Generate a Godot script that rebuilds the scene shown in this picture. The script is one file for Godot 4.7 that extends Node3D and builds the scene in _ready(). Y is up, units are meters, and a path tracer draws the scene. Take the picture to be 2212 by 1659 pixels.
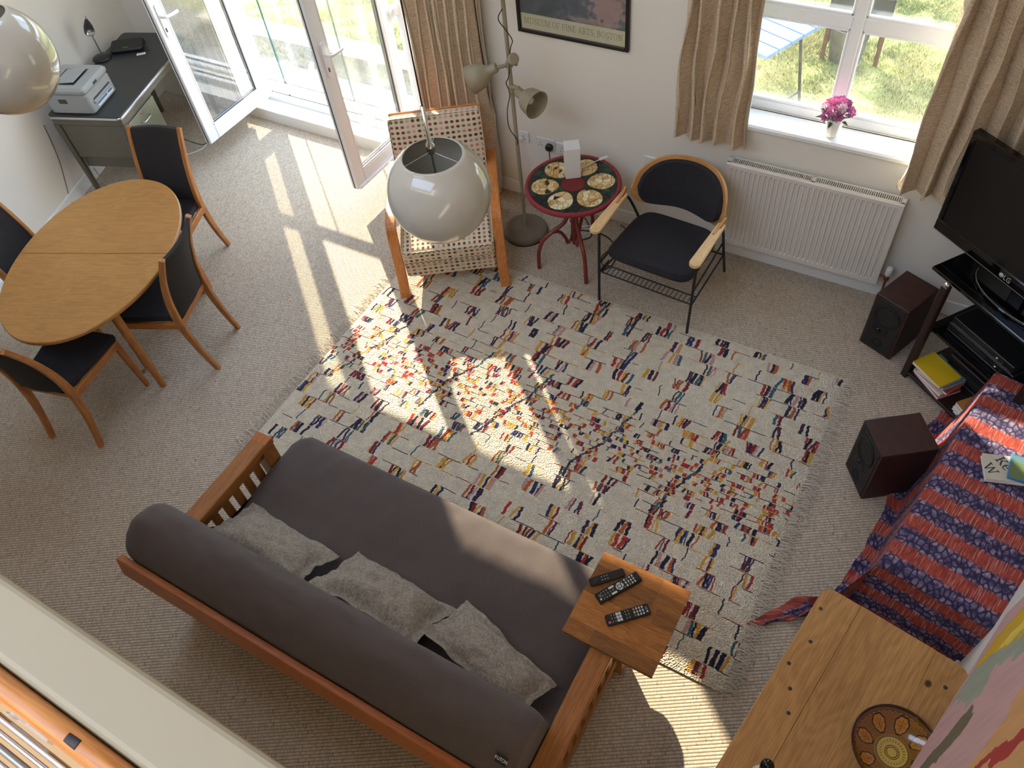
extends Node3D
# A double-height living room seen from its gallery: camera, sky, sun and exposure first, then the shell, the furniture and the small things.

var M := {}
var rng := RandomNumberGenerator.new()
var taken := {}

func _ready() -> void:
	rng.seed = 7
	# ---- camera, sky, sun, exposure
	var cam := Camera3D.new()
	cam.name = "camera"
	cam.position = Vector3(0, 3.75, 0)
	cam.rotation = Vector3(-0.89586289, 0.63175031, -0.14708678)
	cam.fov = 51.8287
	cam.near = 0.05
	cam.far = 200.0
	add_child(cam)
	cam.current = true
	var env := Environment.new()
	var sky := Sky.new()
	var sm := ProceduralSkyMaterial.new()
	sm.sky_top_color = Color(0.74, 0.84, 0.98)
	sm.sky_horizon_color = Color(0.90, 0.94, 0.99)
	sm.ground_bottom_color = Color(0.45, 0.46, 0.38)
	sm.ground_horizon_color = Color(0.62, 0.64, 0.58)
	sm.sky_energy_multiplier = 1.0
	sm.sun_angle_max = 2.0
	sky.sky_material = sm
	env.background_mode = Environment.BG_SKY
	env.sky = sky
	env.background_energy_multiplier = SKY_ENERGY
	env.tonemap_mode = Environment.TONE_MAPPER_LINEAR
	env.tonemap_exposure = EXPOSURE
	env.sdfgi_enabled = true
	env.ssao_enabled = true
	env.ssil_enabled = true
	var we := WorldEnvironment.new()
	we.name = "world_environment"
	we.environment = env
	add_child(we)
	var sun := DirectionalLight3D.new()
	sun.name = "sun"
	var az := deg_to_rad(40.0)
	var el := deg_to_rad(SUN_EL)
	sun.look_at_from_position(Vector3.ZERO, Vector3(cos(az) * cos(el), -sin(el), sin(az) * cos(el)), Vector3.UP)
	sun.light_energy = SUN_ENERGY
	sun.light_color = Color(1.0, 0.945, 0.83)
	sun.light_angular_distance = 0.6
	sun.shadow_enabled = true
	sun.sky_mode = DirectionalLight3D.SKY_MODE_LIGHT_ONLY
	add_child(sun)
	# ---- materials, then the place
	make_materials()
	build_shell()
	build_outside()
	build_doors()
	build_window()
	build_curtains()
	build_rug()
	build_sofa()
	build_dining()
	build_desk()
	build_armchair()
	build_lounge_chair()
	build_mosaic_table()
	build_floor_lamp()
	build_pendants()
	build_radiator()
	build_wall_things()
	build_tv_corner()
	build_speakers()
	build_bench()
	build_pine_table()
	build_painting()
	build_gallery()

const SKY_ENERGY := 7.5
const EXPOSURE := 0.92
const SUN_EL := 31.5
const SUN_ENERGY := 5.2

# ------------------------------------------------------------------ naming
func numbered(n: String) -> String:
	taken[n] = taken.get(n, 0) + 1
	return n if taken[n] == 1 else "%s_%03d" % [n, taken[n] - 1]

func tag(o: Node3D, label: String, category: String, group := "") -> Node3D:
	o.set_meta("label", label)
	o.set_meta("category", category)
	if group != "":
		o.set_meta("group", group)
	return o

func thing(n: String, label: String, category: String, at := Vector3.ZERO, turn := 0.0, group := "") -> Node3D:
	var o := Node3D.new()
	o.name = numbered(n)
	o.position = at
	o.rotation_degrees.y = turn
	add_child(o)
	return tag(o, label, category, group)

func shape(n: String, st, m: Material, parent: Node = null) -> MeshInstance3D:
	var o := MeshInstance3D.new()
	var me: Mesh
	if st is SurfaceTool:
		st.generate_normals()
		me = st.commit()
	else:
		me = st
	o.mesh = me
	o.material_override = m
	if parent == null:
		o.name = numbered(n)
		add_child(o)
	else:
		o.name = n
		parent.add_child(o, true)
	return o

func solo(n: String, st, m: Material, label: String, category: String, at := Vector3.ZERO, turn := 0.0, group := "") -> MeshInstance3D:
	var o := shape(n, st, m)
	o.position = at
	o.rotation_degrees.y = turn
	tag(o, label, category, group)
	return o

func struct_(n: String, st, m: Material, label: String, parent: Node = null) -> MeshInstance3D:
	var o := shape(n, st, m, parent)
	if parent == null:
		o.set_meta("kind", "structure")
		tag(o, label, n.get_slice("_", 0))
	return o

# ------------------------------------------------------------------ shapes
func ns() -> SurfaceTool:
	var st := SurfaceTool.new()
	st.begin(Mesh.PRIMITIVE_TRIANGLES)
	st.set_smooth_group(-1)
	return st

func tri(st: SurfaceTool, a: Vector3, b: Vector3, c: Vector3, ua := Vector2.ZERO, ub := Vector2.ZERO, uc := Vector2.ZERO) -> void:
	st.set_uv(ua); st.add_vertex(a)
	st.set_uv(uc); st.add_vertex(c)
	st.set_uv(ub); st.add_vertex(b)

func quad(st: SurfaceTool, a: Vector3, b: Vector3, c: Vector3, d: Vector3, ua := Vector2.ZERO, ub := Vector2.ZERO, uc := Vector2.ZERO, ud := Vector2.ZERO) -> void:
	tri(st, a, b, c, ua, ub, uc)
	tri(st, a, c, d, ua, uc, ud)

# a box with chamfered edges; u of the texture runs along its longest side
func bx(st: SurfaceTool, xf: Transform3D, s: Vector3, bev := 0.003) -> void:
	var h := s * 0.5
	var b: float = min(bev, min(h.x, min(h.y, h.z)) * 0.9)
	var la := 0 if s.x >= s.y and s.x >= s.z else (1 if s.y >= s.z else 2)
	st.set_smooth_group(-1)
	var uvof := func(p: Vector3, k: int) -> Vector2:
		var o := [0, 1, 2]
		o.erase(k)
		if o[1] == la:
			o.reverse()
		return Vector2(p[o[0]] + h[o[0]], p[o[1]] + h[o[1]] + k * 0.37)
	# corner points: for corner sign (sx,sy,sz) three points, one on each face
	var pt := func(sx: float, sy: float, sz: float, k: int) -> Vector3:
		var v := Vector3(sx * (h.x - b), sy * (h.y - b), sz * (h.z - b))
		v[k] = [sx, sy, sz][k] * h[k]
		return v
	for k in 3:
		var i := (k + 1) % 3
		var j := (k + 2) % 3
		for sg in [-1.0, 1.0]:
			var q := []
			for e in [[-1.0, -1.0], [1.0, -1.0], [1.0, 1.0], [-1.0, 1.0]]:
				var c := [0.0, 0.0, 0.0]
				c[k] = sg; c[i] = e[0]; c[j] = e[1]
				q.append(pt.call(c[0], c[1], c[2], k))
			if sg < 0:
				q.reverse()
			quad(st, xf * q[0], xf * q[1], xf * q[2], xf * q[3], uvof.call(q[0], k), uvof.call(q[1], k), uvof.call(q[2], k), uvof.call(q[3], k))
	if b <= 0.00005:
		return
	for k in 3: # edges along axis k
		var i := (k + 1) % 3
		var j := (k + 2) % 3
		for si in [-1.0, 1.0]:
			for sj in [-1.0, 1.0]:
				var c0 := [0.0, 0.0, 0.0]
				c0[i] = si; c0[j] = sj
				var c1 := c0.duplicate()
				c0[k] = -1.0; c1[k] = 1.0
				var p0: Vector3 = pt.call(c0[0], c0[1], c0[2], i)
				var p1: Vector3 = pt.call(c1[0], c1[1], c1[2], i)
				var p2: Vector3 = pt.call(c1[0], c1[1], c1[2], j)
				var p3: Vector3 = pt.call(c0[0], c0[1], c0[2], j)
				if si * sj > 0:
					quad(st, xf * p0, xf * p3, xf * p2, xf * p1, uvof.call(p0, i), uvof.call(p3, i), uvof.call(p2, i), uvof.call(p1, i))
				else:
					quad(st, xf * p0, xf * p1, xf * p2, xf * p3, uvof.call(p0, i), uvof.call(p1, i), uvof.call(p2, i), uvof.call(p3, i))
	for sx in [-1.0, 1.0]:
		for sy in [-1.0, 1.0]:
			for sz in [-1.0, 1.0]:
				var a: Vector3 = xf * (pt.call(sx, sy, sz, 0) as Vector3)
				var bb: Vector3 = xf * (pt.call(sx, sy, sz, 1) as Vector3)
				var c: Vector3 = xf * (pt.call(sx, sy, sz, 2) as Vector3)
				if sx * sy * sz > 0:
					tri(st, a, bb, c)
				else:
					tri(st, a, c, bb)

func at(x: float, y: float, z: float) -> Transform3D:
	return Transform3D(Basis.IDENTITY, Vector3(x, y, z))

func rot(x: float, y: float, z: float, deg: Vector3) -> Transform3D:
	return Transform3D(Basis.from_euler(deg * PI / 180.0), Vector3(x, y, z))

func box(x0: float, x1: float, y0: float, y1: float, z0: float, z1: float, bev := 0.003, st: SurfaceTool = null) -> SurfaceTool:
	if st == null:
		st = ns()
	bx(st, at((x0 + x1) / 2, (y0 + y1) / 2, (z0 + z1) / 2), Vector3(x1 - x0, y1 - y0, z1 - z0), bev)
	return st

# a closed profile (counter-clockwise, in side/normal axes) swept along points
func sweep(st: SurfaceTool, pts: Array, prof: PackedVector2Array, up := Vector3.UP, scl := [], smooth := 1, caps := true) -> void:
	var n := pts.size()
	var m := prof.size()
	var rings := []
	var vlen := [0.0]
	for i in range(1, n):
		vlen.append(vlen[i - 1] + (pts[i] as Vector3).distance_to(pts[i - 1]))
	var ulen := [0.0]
	for j in m:
		ulen.append(ulen[j] + prof[j].distance_to(prof[(j + 1) % m]))
	var prev_n := up
	for i in n:
		var t: Vector3 = (pts[min(i + 1, n - 1)] - pts[max(i - 1, 0)]).normalized()
		var side := t.cross(prev_n)
		if side.length() < 1e-4:
			side = t.cross(Vector3(0.3, 0.5, 0.8))
		side = side.normalized()
		var nn := side.cross(t).normalized()
		prev_n = nn if smooth != -2 else up
		var sc := Vector2.ONE
		if scl.size() > i:
			sc = scl[i] if scl[i] is Vector2 else Vector2.ONE * float(scl[i])
		var ring := []
		for j in m:
			ring.append(pts[i] + side * prof[j].x * sc.x + nn * prof[j].y * sc.y)
		rings.append(ring)
	st.set_smooth_group(1 if smooth == 1 else -1)
	for i in n - 1:
		for j in m:
			var k := (j + 1) % m
			quad(st, rings[i][j], rings[i + 1][j], rings[i + 1][k], rings[i][k], Vector2(vlen[i], ulen[j]), Vector2(vlen[i + 1], ulen[j]), Vector2(vlen[i + 1], ulen[j + 1]), Vector2(vlen[i], ulen[j + 1]))
	st.set_smooth_group(-1)
	if caps:
		for e in [0, n - 1]:
			var cen := Vector3.ZERO
			for j in m:
				cen += rings[e][j] / m
			for j in m:
				var k := (j + 1) % m
				if e == 0:
					tri(st, cen, rings[e][j], rings[e][k], Vector2.ZERO, prof[j], prof[k])
				else:
					tri(st, cen, rings[e][k], rings[e][j], Vector2.ZERO, prof[k], prof[j])

func circ(r: float, n := 10) -> PackedVector2Array:
	var p := PackedVector2Array()
	for i in n:
		p.append(Vector2(cos(TAU * i / n), sin(TAU * i / n)) * r)
	return p

func rrect(w: float, h: float, r: float, n := 2) -> PackedVector2Array:
	var p := PackedVector2Array()
	for c in 4:
		var cx: float = (w / 2 - r) * [1, -1, -1, 1][c]
		var cy: float = (h / 2 - r) * [1, 1, -1, -1][c]
		for i in n + 1:
			var a := PI / 2 * c + PI / 2 * i / n
			p.append(Vector2(cx + r * cos(a), cy + r * sin(a)))
	return p

func tube(st: SurfaceTool, pts: Array, r: float, n := 8, scl := []) -> void:
	sweep(st, pts, circ(r, n), Vector3(0.02, 1, 0.03), scl)

func smooth_path(pts: Array, per := 6) -> Array:
	var out := []
	var n := pts.size()
	for i in n - 1:
		var p0: Vector3 = pts[max(i - 1, 0)]
		var p1: Vector3 = pts[i]
		var p2: Vector3 = pts[i + 1]
		var p3: Vector3 = pts[min(i + 2, n - 1)]
		for k in per:
			out.append(p1.cubic_interpolate(p2, p0, p3, float(k) / per))
	out.append(pts[n - 1])
	return out

# profile of (radius, height) from bottom outside to top turned about y
func lathe(st: SurfaceTool, prof: Array, n := 32, xf := Transform3D.IDENTITY, smooth := true) -> void:
	st.set_smooth_group(2 if smooth else -1)
	var l := 0.0
	for i in prof.size() - 1:
		var a: Vector2 = prof[i]
		var b: Vector2 = prof[i + 1]
		var l2 := l + a.distance_to(b)
		for k in n:
			var t0 := TAU * k / n
			var t1 := TAU * (k + 1) / n
			var p := func(q: Vector2, t: float) -> Vector3: return xf * Vector3(q.x * sin(t), q.y, q.x * cos(t))
			var u0 := float(k) / n
			var u1 := float(k + 1) / n
			var A: Vector3 = p.call(a, t0)
			var B: Vector3 = p.call(a, t1)
			var C: Vector3 = p.call(b, t1)
			var D: Vector3 = p.call(b, t0)
			if a.x > 1e-6:
				tri(st, A, B, C, Vector2(u0, l), Vector2(u1, l), Vector2(u1, l2))
			if b.x > 1e-6:
				tri(st, A, C, D, Vector2(u0, l), Vector2(u1, l2), Vector2(u0, l2))
		l = l2
	st.set_smooth_group(-1)

func inset(poly: PackedVector2Array, d: float) -> PackedVector2Array:
	var out := PackedVector2Array()
	var n := poly.size()
	for i in n:
		var e0 := (poly[i] - poly[(i + n - 1) % n]).normalized()
		var e1 := (poly[(i + 1) % n] - poly[i]).normalized()
		var n0 := Vector2(-e0.y, e0.x)
		var n1 := Vector2(-e1.y, e1.x)
		var m := (n0 + n1)
		m = m / max(0.3, m.length_squared()) * 2.0
		out.append(poly[i] + m * d)
	return out

# a flat shape standing on the xz plane (points counter-clockwise as (x, -z)): given as Vector2(x, z) in any order
func slab(st: SurfaceTool, poly_in: PackedVector2Array, y0: float, y1: float, bev := 0.003, xf := Transform3D.IDENTITY, uvturn := 0.0, under := true, smooth := false) -> void:
	var poly := PackedVector2Array()
	for p in poly_in:
		poly.append(Vector2(p.x, -p.y))
	var area := 0.0
	for i in poly.size():
		area += poly[i].cross(poly[(i + 1) % poly.size()])
	if area < 0:
		poly.reverse()
	var rings := []
	if bev > 0.0:
		if under:
			rings.append([inset(poly, bev), y0])
		rings.append([poly, y0 + (bev if under else 0.0)])
		rings.append([poly, y1 - bev])
		rings.append([inset(poly, bev), y1])
	else:
		rings = [[poly, y0], [poly, y1]]
	var v3 := func(p: Vector2, y: float) -> Vector3: return xf * Vector3(p.x, y, -p.y)
	var uv := func(p: Vector2) -> Vector2: return Vector2(p.x, -p.y).rotated(uvturn)
	st.set_smooth_group(3 if smooth else -1)
	for r in rings.size() - 1:
		var a: PackedVector2Array = rings[r][0]
		var b: PackedVector2Array = rings[r + 1][0]
		var l := 0.0
		for i in a.size():
			var k := (i + 1) % a.size()
			var l2: float = l + poly[i].distance_to(poly[k])
			quad(st, v3.call(a[i], rings[r][1]), v3.call(a[k], rings[r][1]), v3.call(b[k], rings[r + 1][1]), v3.call(b[i], rings[r + 1][1]), Vector2(l, rings[r][1]), Vector2(l2, rings[r][1]), Vector2(l2, rings[r + 1][1]), Vector2(l, rings[r + 1][1]))
			l = l2
	st.set_smooth_group(-1)
	var top: PackedVector2Array = rings[-1][0]
	var idx := Geometry2D.triangulate_polygon(top)
	for i in range(0, idx.size(), 3):
		var p := [top[idx[i]], top[idx[i + 1]], top[idx[i + 2]]]
		if (p[1] - p[0]).cross(p[2] - p[0]) < 0:
			p = [p[0], p[2], p[1]]
		tri(st, v3.call(p[0], y1), v3.call(p[1], y1), v3.call(p[2], y1), uv.call(p[0]), uv.call(p[1]), uv.call(p[2]))
		if under:
			var q: PackedVector2Array = rings[0][0]
			var w := [q[idx[i]], q[idx[i + 1]], q[idx[i + 2]]]
			if (w[1] - w[0]).cross(w[2] - w[0]) < 0:
				w = [w[0], w[2], w[1]]
			tri(st, v3.call(w[0], y0), v3.call(w[2], y0), v3.call(w[1], y0), uv.call(w[0]), uv.call(w[2]), uv.call(w[1]))

# a sheet from f(u, v) -> Vector3 with u, v in 0..1
func sheet(st: SurfaceTool, nu: int, nv: int, f: Callable, uvs := Vector2.ONE, flip := false, group := 4) -> void:
	st.set_smooth_group(group)
	var g := []
	for j in nv + 1:
		var row := []
		for i in nu + 1:
			row.append(f.call(float(i) / nu, float(j) / nv))
		g.append(row)
	for j in nv:
		for i in nu:
			var q := [g[j][i], g[j][i + 1], g[j + 1][i + 1], g[j + 1][i]]
			var w := [Vector2(i, j), Vector2(i + 1, j), Vector2(i + 1, j + 1), Vector2(i, j + 1)]
			for k in 4:
				w[k] = Vector2(w[k].x / nu * uvs.x, w[k].y / nv * uvs.y)
			if flip:
				quad(st, q[0], q[3], q[2], q[1], w[0], w[3], w[2], w[1])
			else:
				quad(st, q[0], q[1], q[2], q[3], w[0], w[1], w[2], w[3])
	st.set_smooth_group(-1)

func letters(text: String, size: float, depth: float, font: String) -> TextMesh:
	var t := TextMesh.new()
	var f := SystemFont.new()
	f.font_names = PackedStringArray([font])
	t.font = f
	t.text = text
	t.font_size = 32
	t.pixel_size = size / 32.0
	t.depth = depth
	t.curve_step = 2.0
	return t

# ------------------------------------------------------------------ materials
func mat(n: String, c: Color, rough := 0.6, metal := 0.0, spec := 0.5) -> StandardMaterial3D:
	var m := StandardMaterial3D.new()
	m.resource_name = n
	m.albedo_color = c
	m.roughness = rough
	m.metallic = metal
	m.metallic_specular = spec
	M[n] = m
	return m

func c8(r: int, g: int, b: int) -> Color:
	return Color(r / 255.0, g / 255.0, b / 255.0)

func tex(im: Image) -> ImageTexture:
	return ImageTexture.create_from_image(im)

func textured(n: String, im: Image, rough := 0.7, bump: Image = null, bump_cm := 0.1, scale := Vector2.ONE) -> StandardMaterial3D:
	var m := mat(n, Color.WHITE, rough)
	m.albedo_texture = tex(im)
	m.uv1_scale = Vector3(scale.x, scale.y, 1)
	if bump:
		m.heightmap_enabled = true
		m.heightmap_texture = tex(bump)
		m.heightmap_scale = bump_cm
	return m

func noise(seed_: int, freq: float, oct := 3) -> FastNoiseLite:
	var f := FastNoiseLite.new()
	f.seed = seed_
	f.noise_type = FastNoiseLite.TYPE_SIMPLEX_SMOOTH
	f.frequency = freq
	f.fractal_type = FastNoiseLite.FRACTAL_FBM if oct > 1 else FastNoiseLite.FRACTAL_NONE
	f.fractal_octaves = oct
	return f

# wood with the grain along u: long streaks, arching figure, fine pores
func wood(seed_: int, dark: Color, light: Color, figure := 1.0, w := 768, h := 384) -> Image:
	var im := Image.create(w, h, false, Image.FORMAT_RGB8)
	var n1 := noise(seed_, 1.0, 3)
	var n2 := noise(seed_ + 1, 1.0, 2)
	var n3 := noise(seed_ + 2, 1.0, 1)
	for y in h:
		var v := float(y) / h
		for x in w:
			var u := float(x) / w
			var arch := n1.get_noise_2d(u * 1.6, v * 2.2)
			var ring := sin((v * 16.0 + arch * 9.0 * figure) * TAU * 0.5)
			var streak := n2.get_noise_2d(u * 5.0, v * 70.0)
			var pore := n3.get_noise_2d(u * 24.0, v * 260.0)
			var t := clampf(0.55 + 0.16 * ring * figure + 0.42 * streak + 0.20 * pore + 0.25 * arch, 0.0, 1.0)
			im.set_pixel(x, y, dark.lerp(light, t))
	return im

func speck(w: int, h: int, seed_: int, base: Color, vary: float, soft := 1) -> Image:
	var r := RandomNumberGenerator.new()
	r.seed = seed_
	var im := Image.create(w / soft, h / soft, false, Image.FORMAT_RGB8)
	for y in h / soft:
		for x in w / soft:
			var k := 1.0 + (r.randf() - 0.5) * vary
			im.set_pixel(x, y, Color(base.r * k, base.g * k, base.b * k))
	if soft > 1:
		im.resize(w, h, Image.INTERPOLATE_CUBIC)
	return im

func make_materials() -> void:
	mat("wall_paint", c8(234, 228, 215), 0.85)
	mat("trim_paint", c8(236, 235, 230), 0.5)
	mat("upvc", c8(240, 241, 242), 0.25)
	mat("upvc_rubber", c8(60, 62, 66), 0.6)
	var g := mat("glass", Color(0.93, 0.97, 0.96, 0.04), 0.02)
	g.transparency = BaseMaterial3D.TRANSPARENCY_ALPHA
	var g2 := mat("guard_glass", Color(0.80, 0.93, 0.90, 0.05), 0.02)
	g2.transparency = BaseMaterial3D.TRANSPARENCY_ALPHA
	mat("glass_edge", c8(50, 95, 90), 0.2)
	mat("chrome", c8(200, 200, 200), 0.18, 1.0)
	mat("steel", c8(150, 148, 142), 0.35, 1.0)
	mat("white_plastic", c8(228, 228, 224), 0.35)
	mat("black_plastic", c8(22, 22, 24), 0.4)
	mat("black_gloss", c8(9, 9, 11), 0.08)
	mat("dark_gap", c8(15, 14, 14), 0.8)
	mat("brass", c8(180, 150, 80), 0.3, 1.0)
	# carpet: rows of loops, flecked
	var W := 640
	var ca := Image.create(W, W, false, Image.FORMAT_RGB8)
	var cb := Image.create(W, W, false, Image.FORMAT_L8)
	var cn := noise(3, 0.02, 3)
	var rr := RandomNumberGenerator.new()
	rr.seed = 11
	var loopv := []
	for i in 40 * 80:
		loopv.append(rr.randf())
	var base := c8(200, 183, 160)
	for y in W:
		var fy := float(y) / W * 40.0
		var row := int(fy) % 40
		for x in W:
			var fx := float(x) / W * 80.0 + 0.5 * (row % 2) + 0.25 * sin(row * 2.3)
			var col := int(fx) % 80
			var h := sin(PI * (fy - floor(fy))) * (0.55 + 0.45 * sin(PI * (fx - floor(fx))))
			var rv: float = loopv[row * 80 + col]
			h *= 0.75 + 0.25 * rv
			var k := 0.66 + 0.40 * sqrt(maxf(h, 0.0)) + 0.10 * (rv - 0.5)
			if rv > 0.985:
				k *= 0.78
			ca.set_pixel(x, y, Color(base.r * k, base.g * k, base.b * k * (0.98 + 0.04 * rv)))
			cb.set_pixel(x, y, Color(h, h, h))
	textured("carpet", ca, 0.95, cb, 0.28, Vector2(1.0 / 0.6, 1.0 / 0.6)).rim_enabled = false
	# woods (u along the grain; one repeat is about 1 m by 0.5 m)
	textured("oak_top", wood(21, c8(158, 108, 48), c8(186, 134, 68), 0.7), 0.38, null, 0, Vector2(0.8, 1.2))
	textured("chair_wood", wood(31, c8(150, 90, 40), c8(205, 142, 78), 0.6), 0.4, null, 0, Vector2(1.0, 2.0))
	textured("sofa_wood", wood(41, c8(126, 76, 32), c8(178, 118, 60), 0.5), 0.4, null, 0, Vector2(0.9, 2.0))
	textured("sofa_rail_wood", wood(42, c8(156, 84, 32), c8(188, 112, 50), 0.4), 0.38, null, 0, Vector2(0.9, 2.0))
	textured("arm_wood", wood(51, c8(176, 100, 42), c8(214, 142, 76), 0.9), 0.35, null, 0, Vector2(1.0, 2.5))
	textured("ply", wood(52, c8(172, 118, 62), c8(214, 164, 104), 0.5), 0.4, null, 0, Vector2(1.0, 2.5))
	textured("pale_ash", wood(53, c8(206, 164, 108), c8(236, 202, 150), 0.7), 0.4, null, 0, Vector2(1.2, 2.5))
	for i in 4:
		var k: float = [1.0, 0.9, 1.06, 0.8][i]
		textured("tray_wood_%d" % i, wood(60 + i, Color(0.50 * k, 0.30 * k, 0.13 * k), Color(0.70 * k, 0.46 * k, 0.22 * k), 0.6, 384, 256), 0.38, null, 0, Vector2(1.5, 2.5))
	for i in 4:
		var k: float = [1.0, 0.97, 1.02, 0.99][i]
		textured("pine_%d" % i, knots(wood(70 + i, Color(0.63 * k, 0.45 * k, 0.25 * k), Color(0.79 * k, 0.60 * k, 0.37 * k), 0.9), 80 + i), 0.45, null, 0, Vector2(0.8, 1.6))
	textured("rail_pine", wood(75, c8(170, 98, 40), c8(214, 144, 74), 0.5), 0.35, null, 0, Vector2(1.0, 3.0))
	textured("walnut_veneer", wood(77, c8(44, 24, 20), c8(72, 40, 32), 0.5), 0.5, null, 0, Vector2(1.0, 1.5))
	# woven cloths
	var weave := Image.create(128, 128, false, Image.FORMAT_RGB8)
	var wb := Image.create(128, 128, false, Image.FORMAT_L8)
	for y in 128:
		for x in 128:
			var over := (int(x / 4) + int(y / 4)) % 2 == 0
			var hx := sin(PI * ((x % 4) + 0.5) / 4.0)
			var hy := sin(PI * ((y % 4) + 0.5) / 4.0)
			var h := (hy if over else hx)
			var k := (0.62 + 0.5 * h) * (1.22 if over else 0.86) * (0.92 + 0.16 * rr.randf())
			weave.set_pixel(x, y, Color(0.335 * k, 0.292 * k, 0.275 * k))
			wb.set_pixel(x, y, Color(h, h, h))
	var fu := textured("futon_cloth", weave, 0.9, wb, 0.12, Vector2(9, 9))
	fu.rim_enabled = true
	fu.rim = 0.25
	var ln := Image.create(256, 256, false, Image.FORMAT_RGB8)
	var lnn := noise(91, 1.0, 2)
	for y in 256:
		for x in 256:
			var k := 1.0 + 0.30 * lnn.get_noise_2d(x * 0.03, y * 0.6) + 0.30 * lnn.get_noise_2d(x * 0.6 + 99.0, y * 0.03) + 0.18 * (rr.randf() - 0.5)
			ln.set_pixel(x, y, Color(0.565 * k, 0.525 * k, 0.47 * k))
	textured("cushion_linen", ln, 0.95, ln, 0.12, Vector2(4, 4))
	textured("black_wool", speck(256, 256, 5, c8(34, 33, 38), 0.7, 2), 0.95, speck(256, 256, 6, Color(0.5, 0.5, 0.5), 1.4, 2), 0.08, Vector2(4, 4))
	textured("charcoal_cloth", speck(256, 256, 7, c8(43, 41, 41), 0.5, 2), 0.95, speck(256, 256, 8, Color(0.5, 0.5, 0.5), 1.4, 2), 0.06, Vector2(4, 4))
	# slubby curtain: threads across
	var cu := Image.create(512, 512, false, Image.FORMAT_RGB8)
	var cun := noise(95, 1.0, 2)
	for y in 512:
		for x in 512:
			var a := cun.get_noise_2d(x * 0.022, y * 0.42)
			var b := cun.get_noise_2d(x * 0.05 + 300.0, y * 0.9)
			var k := 1.0 + 0.22 * a - (0.34 if b < -0.42 else 0.0) + 0.06 * (rr.randf() - 0.5)
			cu.set_pixel(x, y, Color(0.83 * k, 0.74 * k, 0.62 * k))
	var cum := textured("curtain_cloth", cu, 0.95, cu, 0.05, Vector2(2.5, 2.5))
	cum.backlight_enabled = true
	cum.backlight = Color(0.16, 0.14, 0.11)
	var lining := mat("curtain_lining", c8(225, 220, 205), 0.9)
	lining.backlight_enabled = true
	lining.backlight = Color(0.3, 0.3, 0.27)
	# spotted chair cloth
	var dt := Image.create(512, 512, false, Image.FORMAT_RGB8)
	dt.fill(c8(214, 198, 166))
	var pal := [c8(124, 56, 58), c8(92, 66, 52), c8(186, 128, 124), c8(122, 106, 70), c8(150, 74, 72), c8(92, 62, 52), c8(206, 160, 152), c8(150, 134, 96)]
	for j in 16:
		for i in 16:
			var c: Color = pal[rr.randi() % 8]
			if j % 5 == 0:
				c = pal[[0, 1, 5, 1][rr.randi() % 4]]
			var cx := i * 32 + 16
			var cy := j * 32 + 16
			for y in range(-10, 11):
				for x in range(-12, 13):
					if x * x / 108.0 + y * y / 78.0 < 1.0:
						var k := 0.92 + 0.16 * rr.randf()
						dt.set_pixel(cx + x, cy + y, Color(c.r * k, c.g * k, c.b * k))
	textured("spotted_cloth", dt, 0.9, null, 0, Vector2(1.0 / 0.575, 1.0 / 0.53))
	textured("rug_pile", rug_image(), 0.98, speck(2048, 1400, 15, Color(0.5, 0.5, 0.5), 1.7, 3), 0.9)
	mat("rug_edge", c8(206, 192, 168), 0.95)
	mat("fringe", c8(222, 210, 190), 0.95)
	textured("bench_cloth", bench_cloth_image(), 0.85)
	# grass
	var gi := Image.create(512, 512, false, Image.FORMAT_RGB8)
	var gn := noise(97, 0.012, 3)
	for y in 512:
		for x in 512:
			var t := clampf(0.5 + 0.9 * gn.get_noise_2d(x, y) + 0.45 * (rr.randf() - 0.5), 0.0, 1.0)
			gi.set_pixel(x, y, c8(118, 124, 62).lerp(c8(196, 186, 120), t))
	textured("lawn", gi, 1.0, null, 0, Vector2(0.5, 0.5))
	mat("grass_blade", Color.WHITE, 0.9).vertex_color_use_as_albedo = true
	textured("paving", speck(256, 256, 17, c8(214, 208, 206), 0.12, 2), 0.9, null, 0, Vector2(1, 1))
	textured("stone", speck(256, 256, 18, c8(132, 126, 112), 0.3, 4), 0.95, null, 0, Vector2(1, 1))
	mat("coping", c8(222, 210, 178), 0.9)
	mat("blue_paint", c8(96, 120, 178), 0.4)
	mat("rust", c8(92, 66, 50), 0.8)
	mat("smoke_steel", c8(66, 64, 60), 0.5, 0.6)
	mat("bucket", c8(120, 116, 108), 0.6, 0.3)
	# the rest
	mat("desk_top", c8(50, 52, 52), 0.38)
	mat("desk_metal", c8(112, 108, 96), 0.32, 0.55)
	mat("desk_drawer", c8(132, 132, 112), 0.3, 0.45)
	mat("alu", c8(205, 205, 205), 0.25, 1.0)
	mat("printer_grey", c8(160, 163, 160), 0.5)
	mat("printer_dark", c8(60, 62, 66), 0.5)
	mat("printer_blue", c8(70, 130, 190), 0.5)
	mat("paper", c8(240, 238, 232), 0.8)
	mat("green_light", c8(70, 170, 80), 0.5)
	mat("lamp_taupe", c8(150, 138, 112), 0.45)
	mat("lamp_base", c8(122, 110, 90), 0.6)
	var op := mat("opal", c8(192, 186, 171), 0.12)
	op.clearcoat_enabled = true
	op.clearcoat = 0.6
	op.clearcoat_roughness = 0.06
	op.backlight_enabled = true
	op.backlight = Color(0.22, 0.22, 0.2)
	var fr := mat("frosted", c8(236, 234, 226), 0.5)
	fr.backlight_enabled = true
	fr.backlight = Color(0.5, 0.5, 0.48)
	mat("pine_ceiling", c8(214, 178, 130), 0.6)
	mat("gallery_boards", c8(200, 160, 112), 0.6)
	mat("red_paint", c8(128, 46, 34), 0.35)
	mat("rim_red", c8(140, 38, 48), 0.7)
	mat("red_mosaic", c8(122, 36, 34), 0.6)
	mat("grout", c8(62, 46, 34), 0.9)
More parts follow.
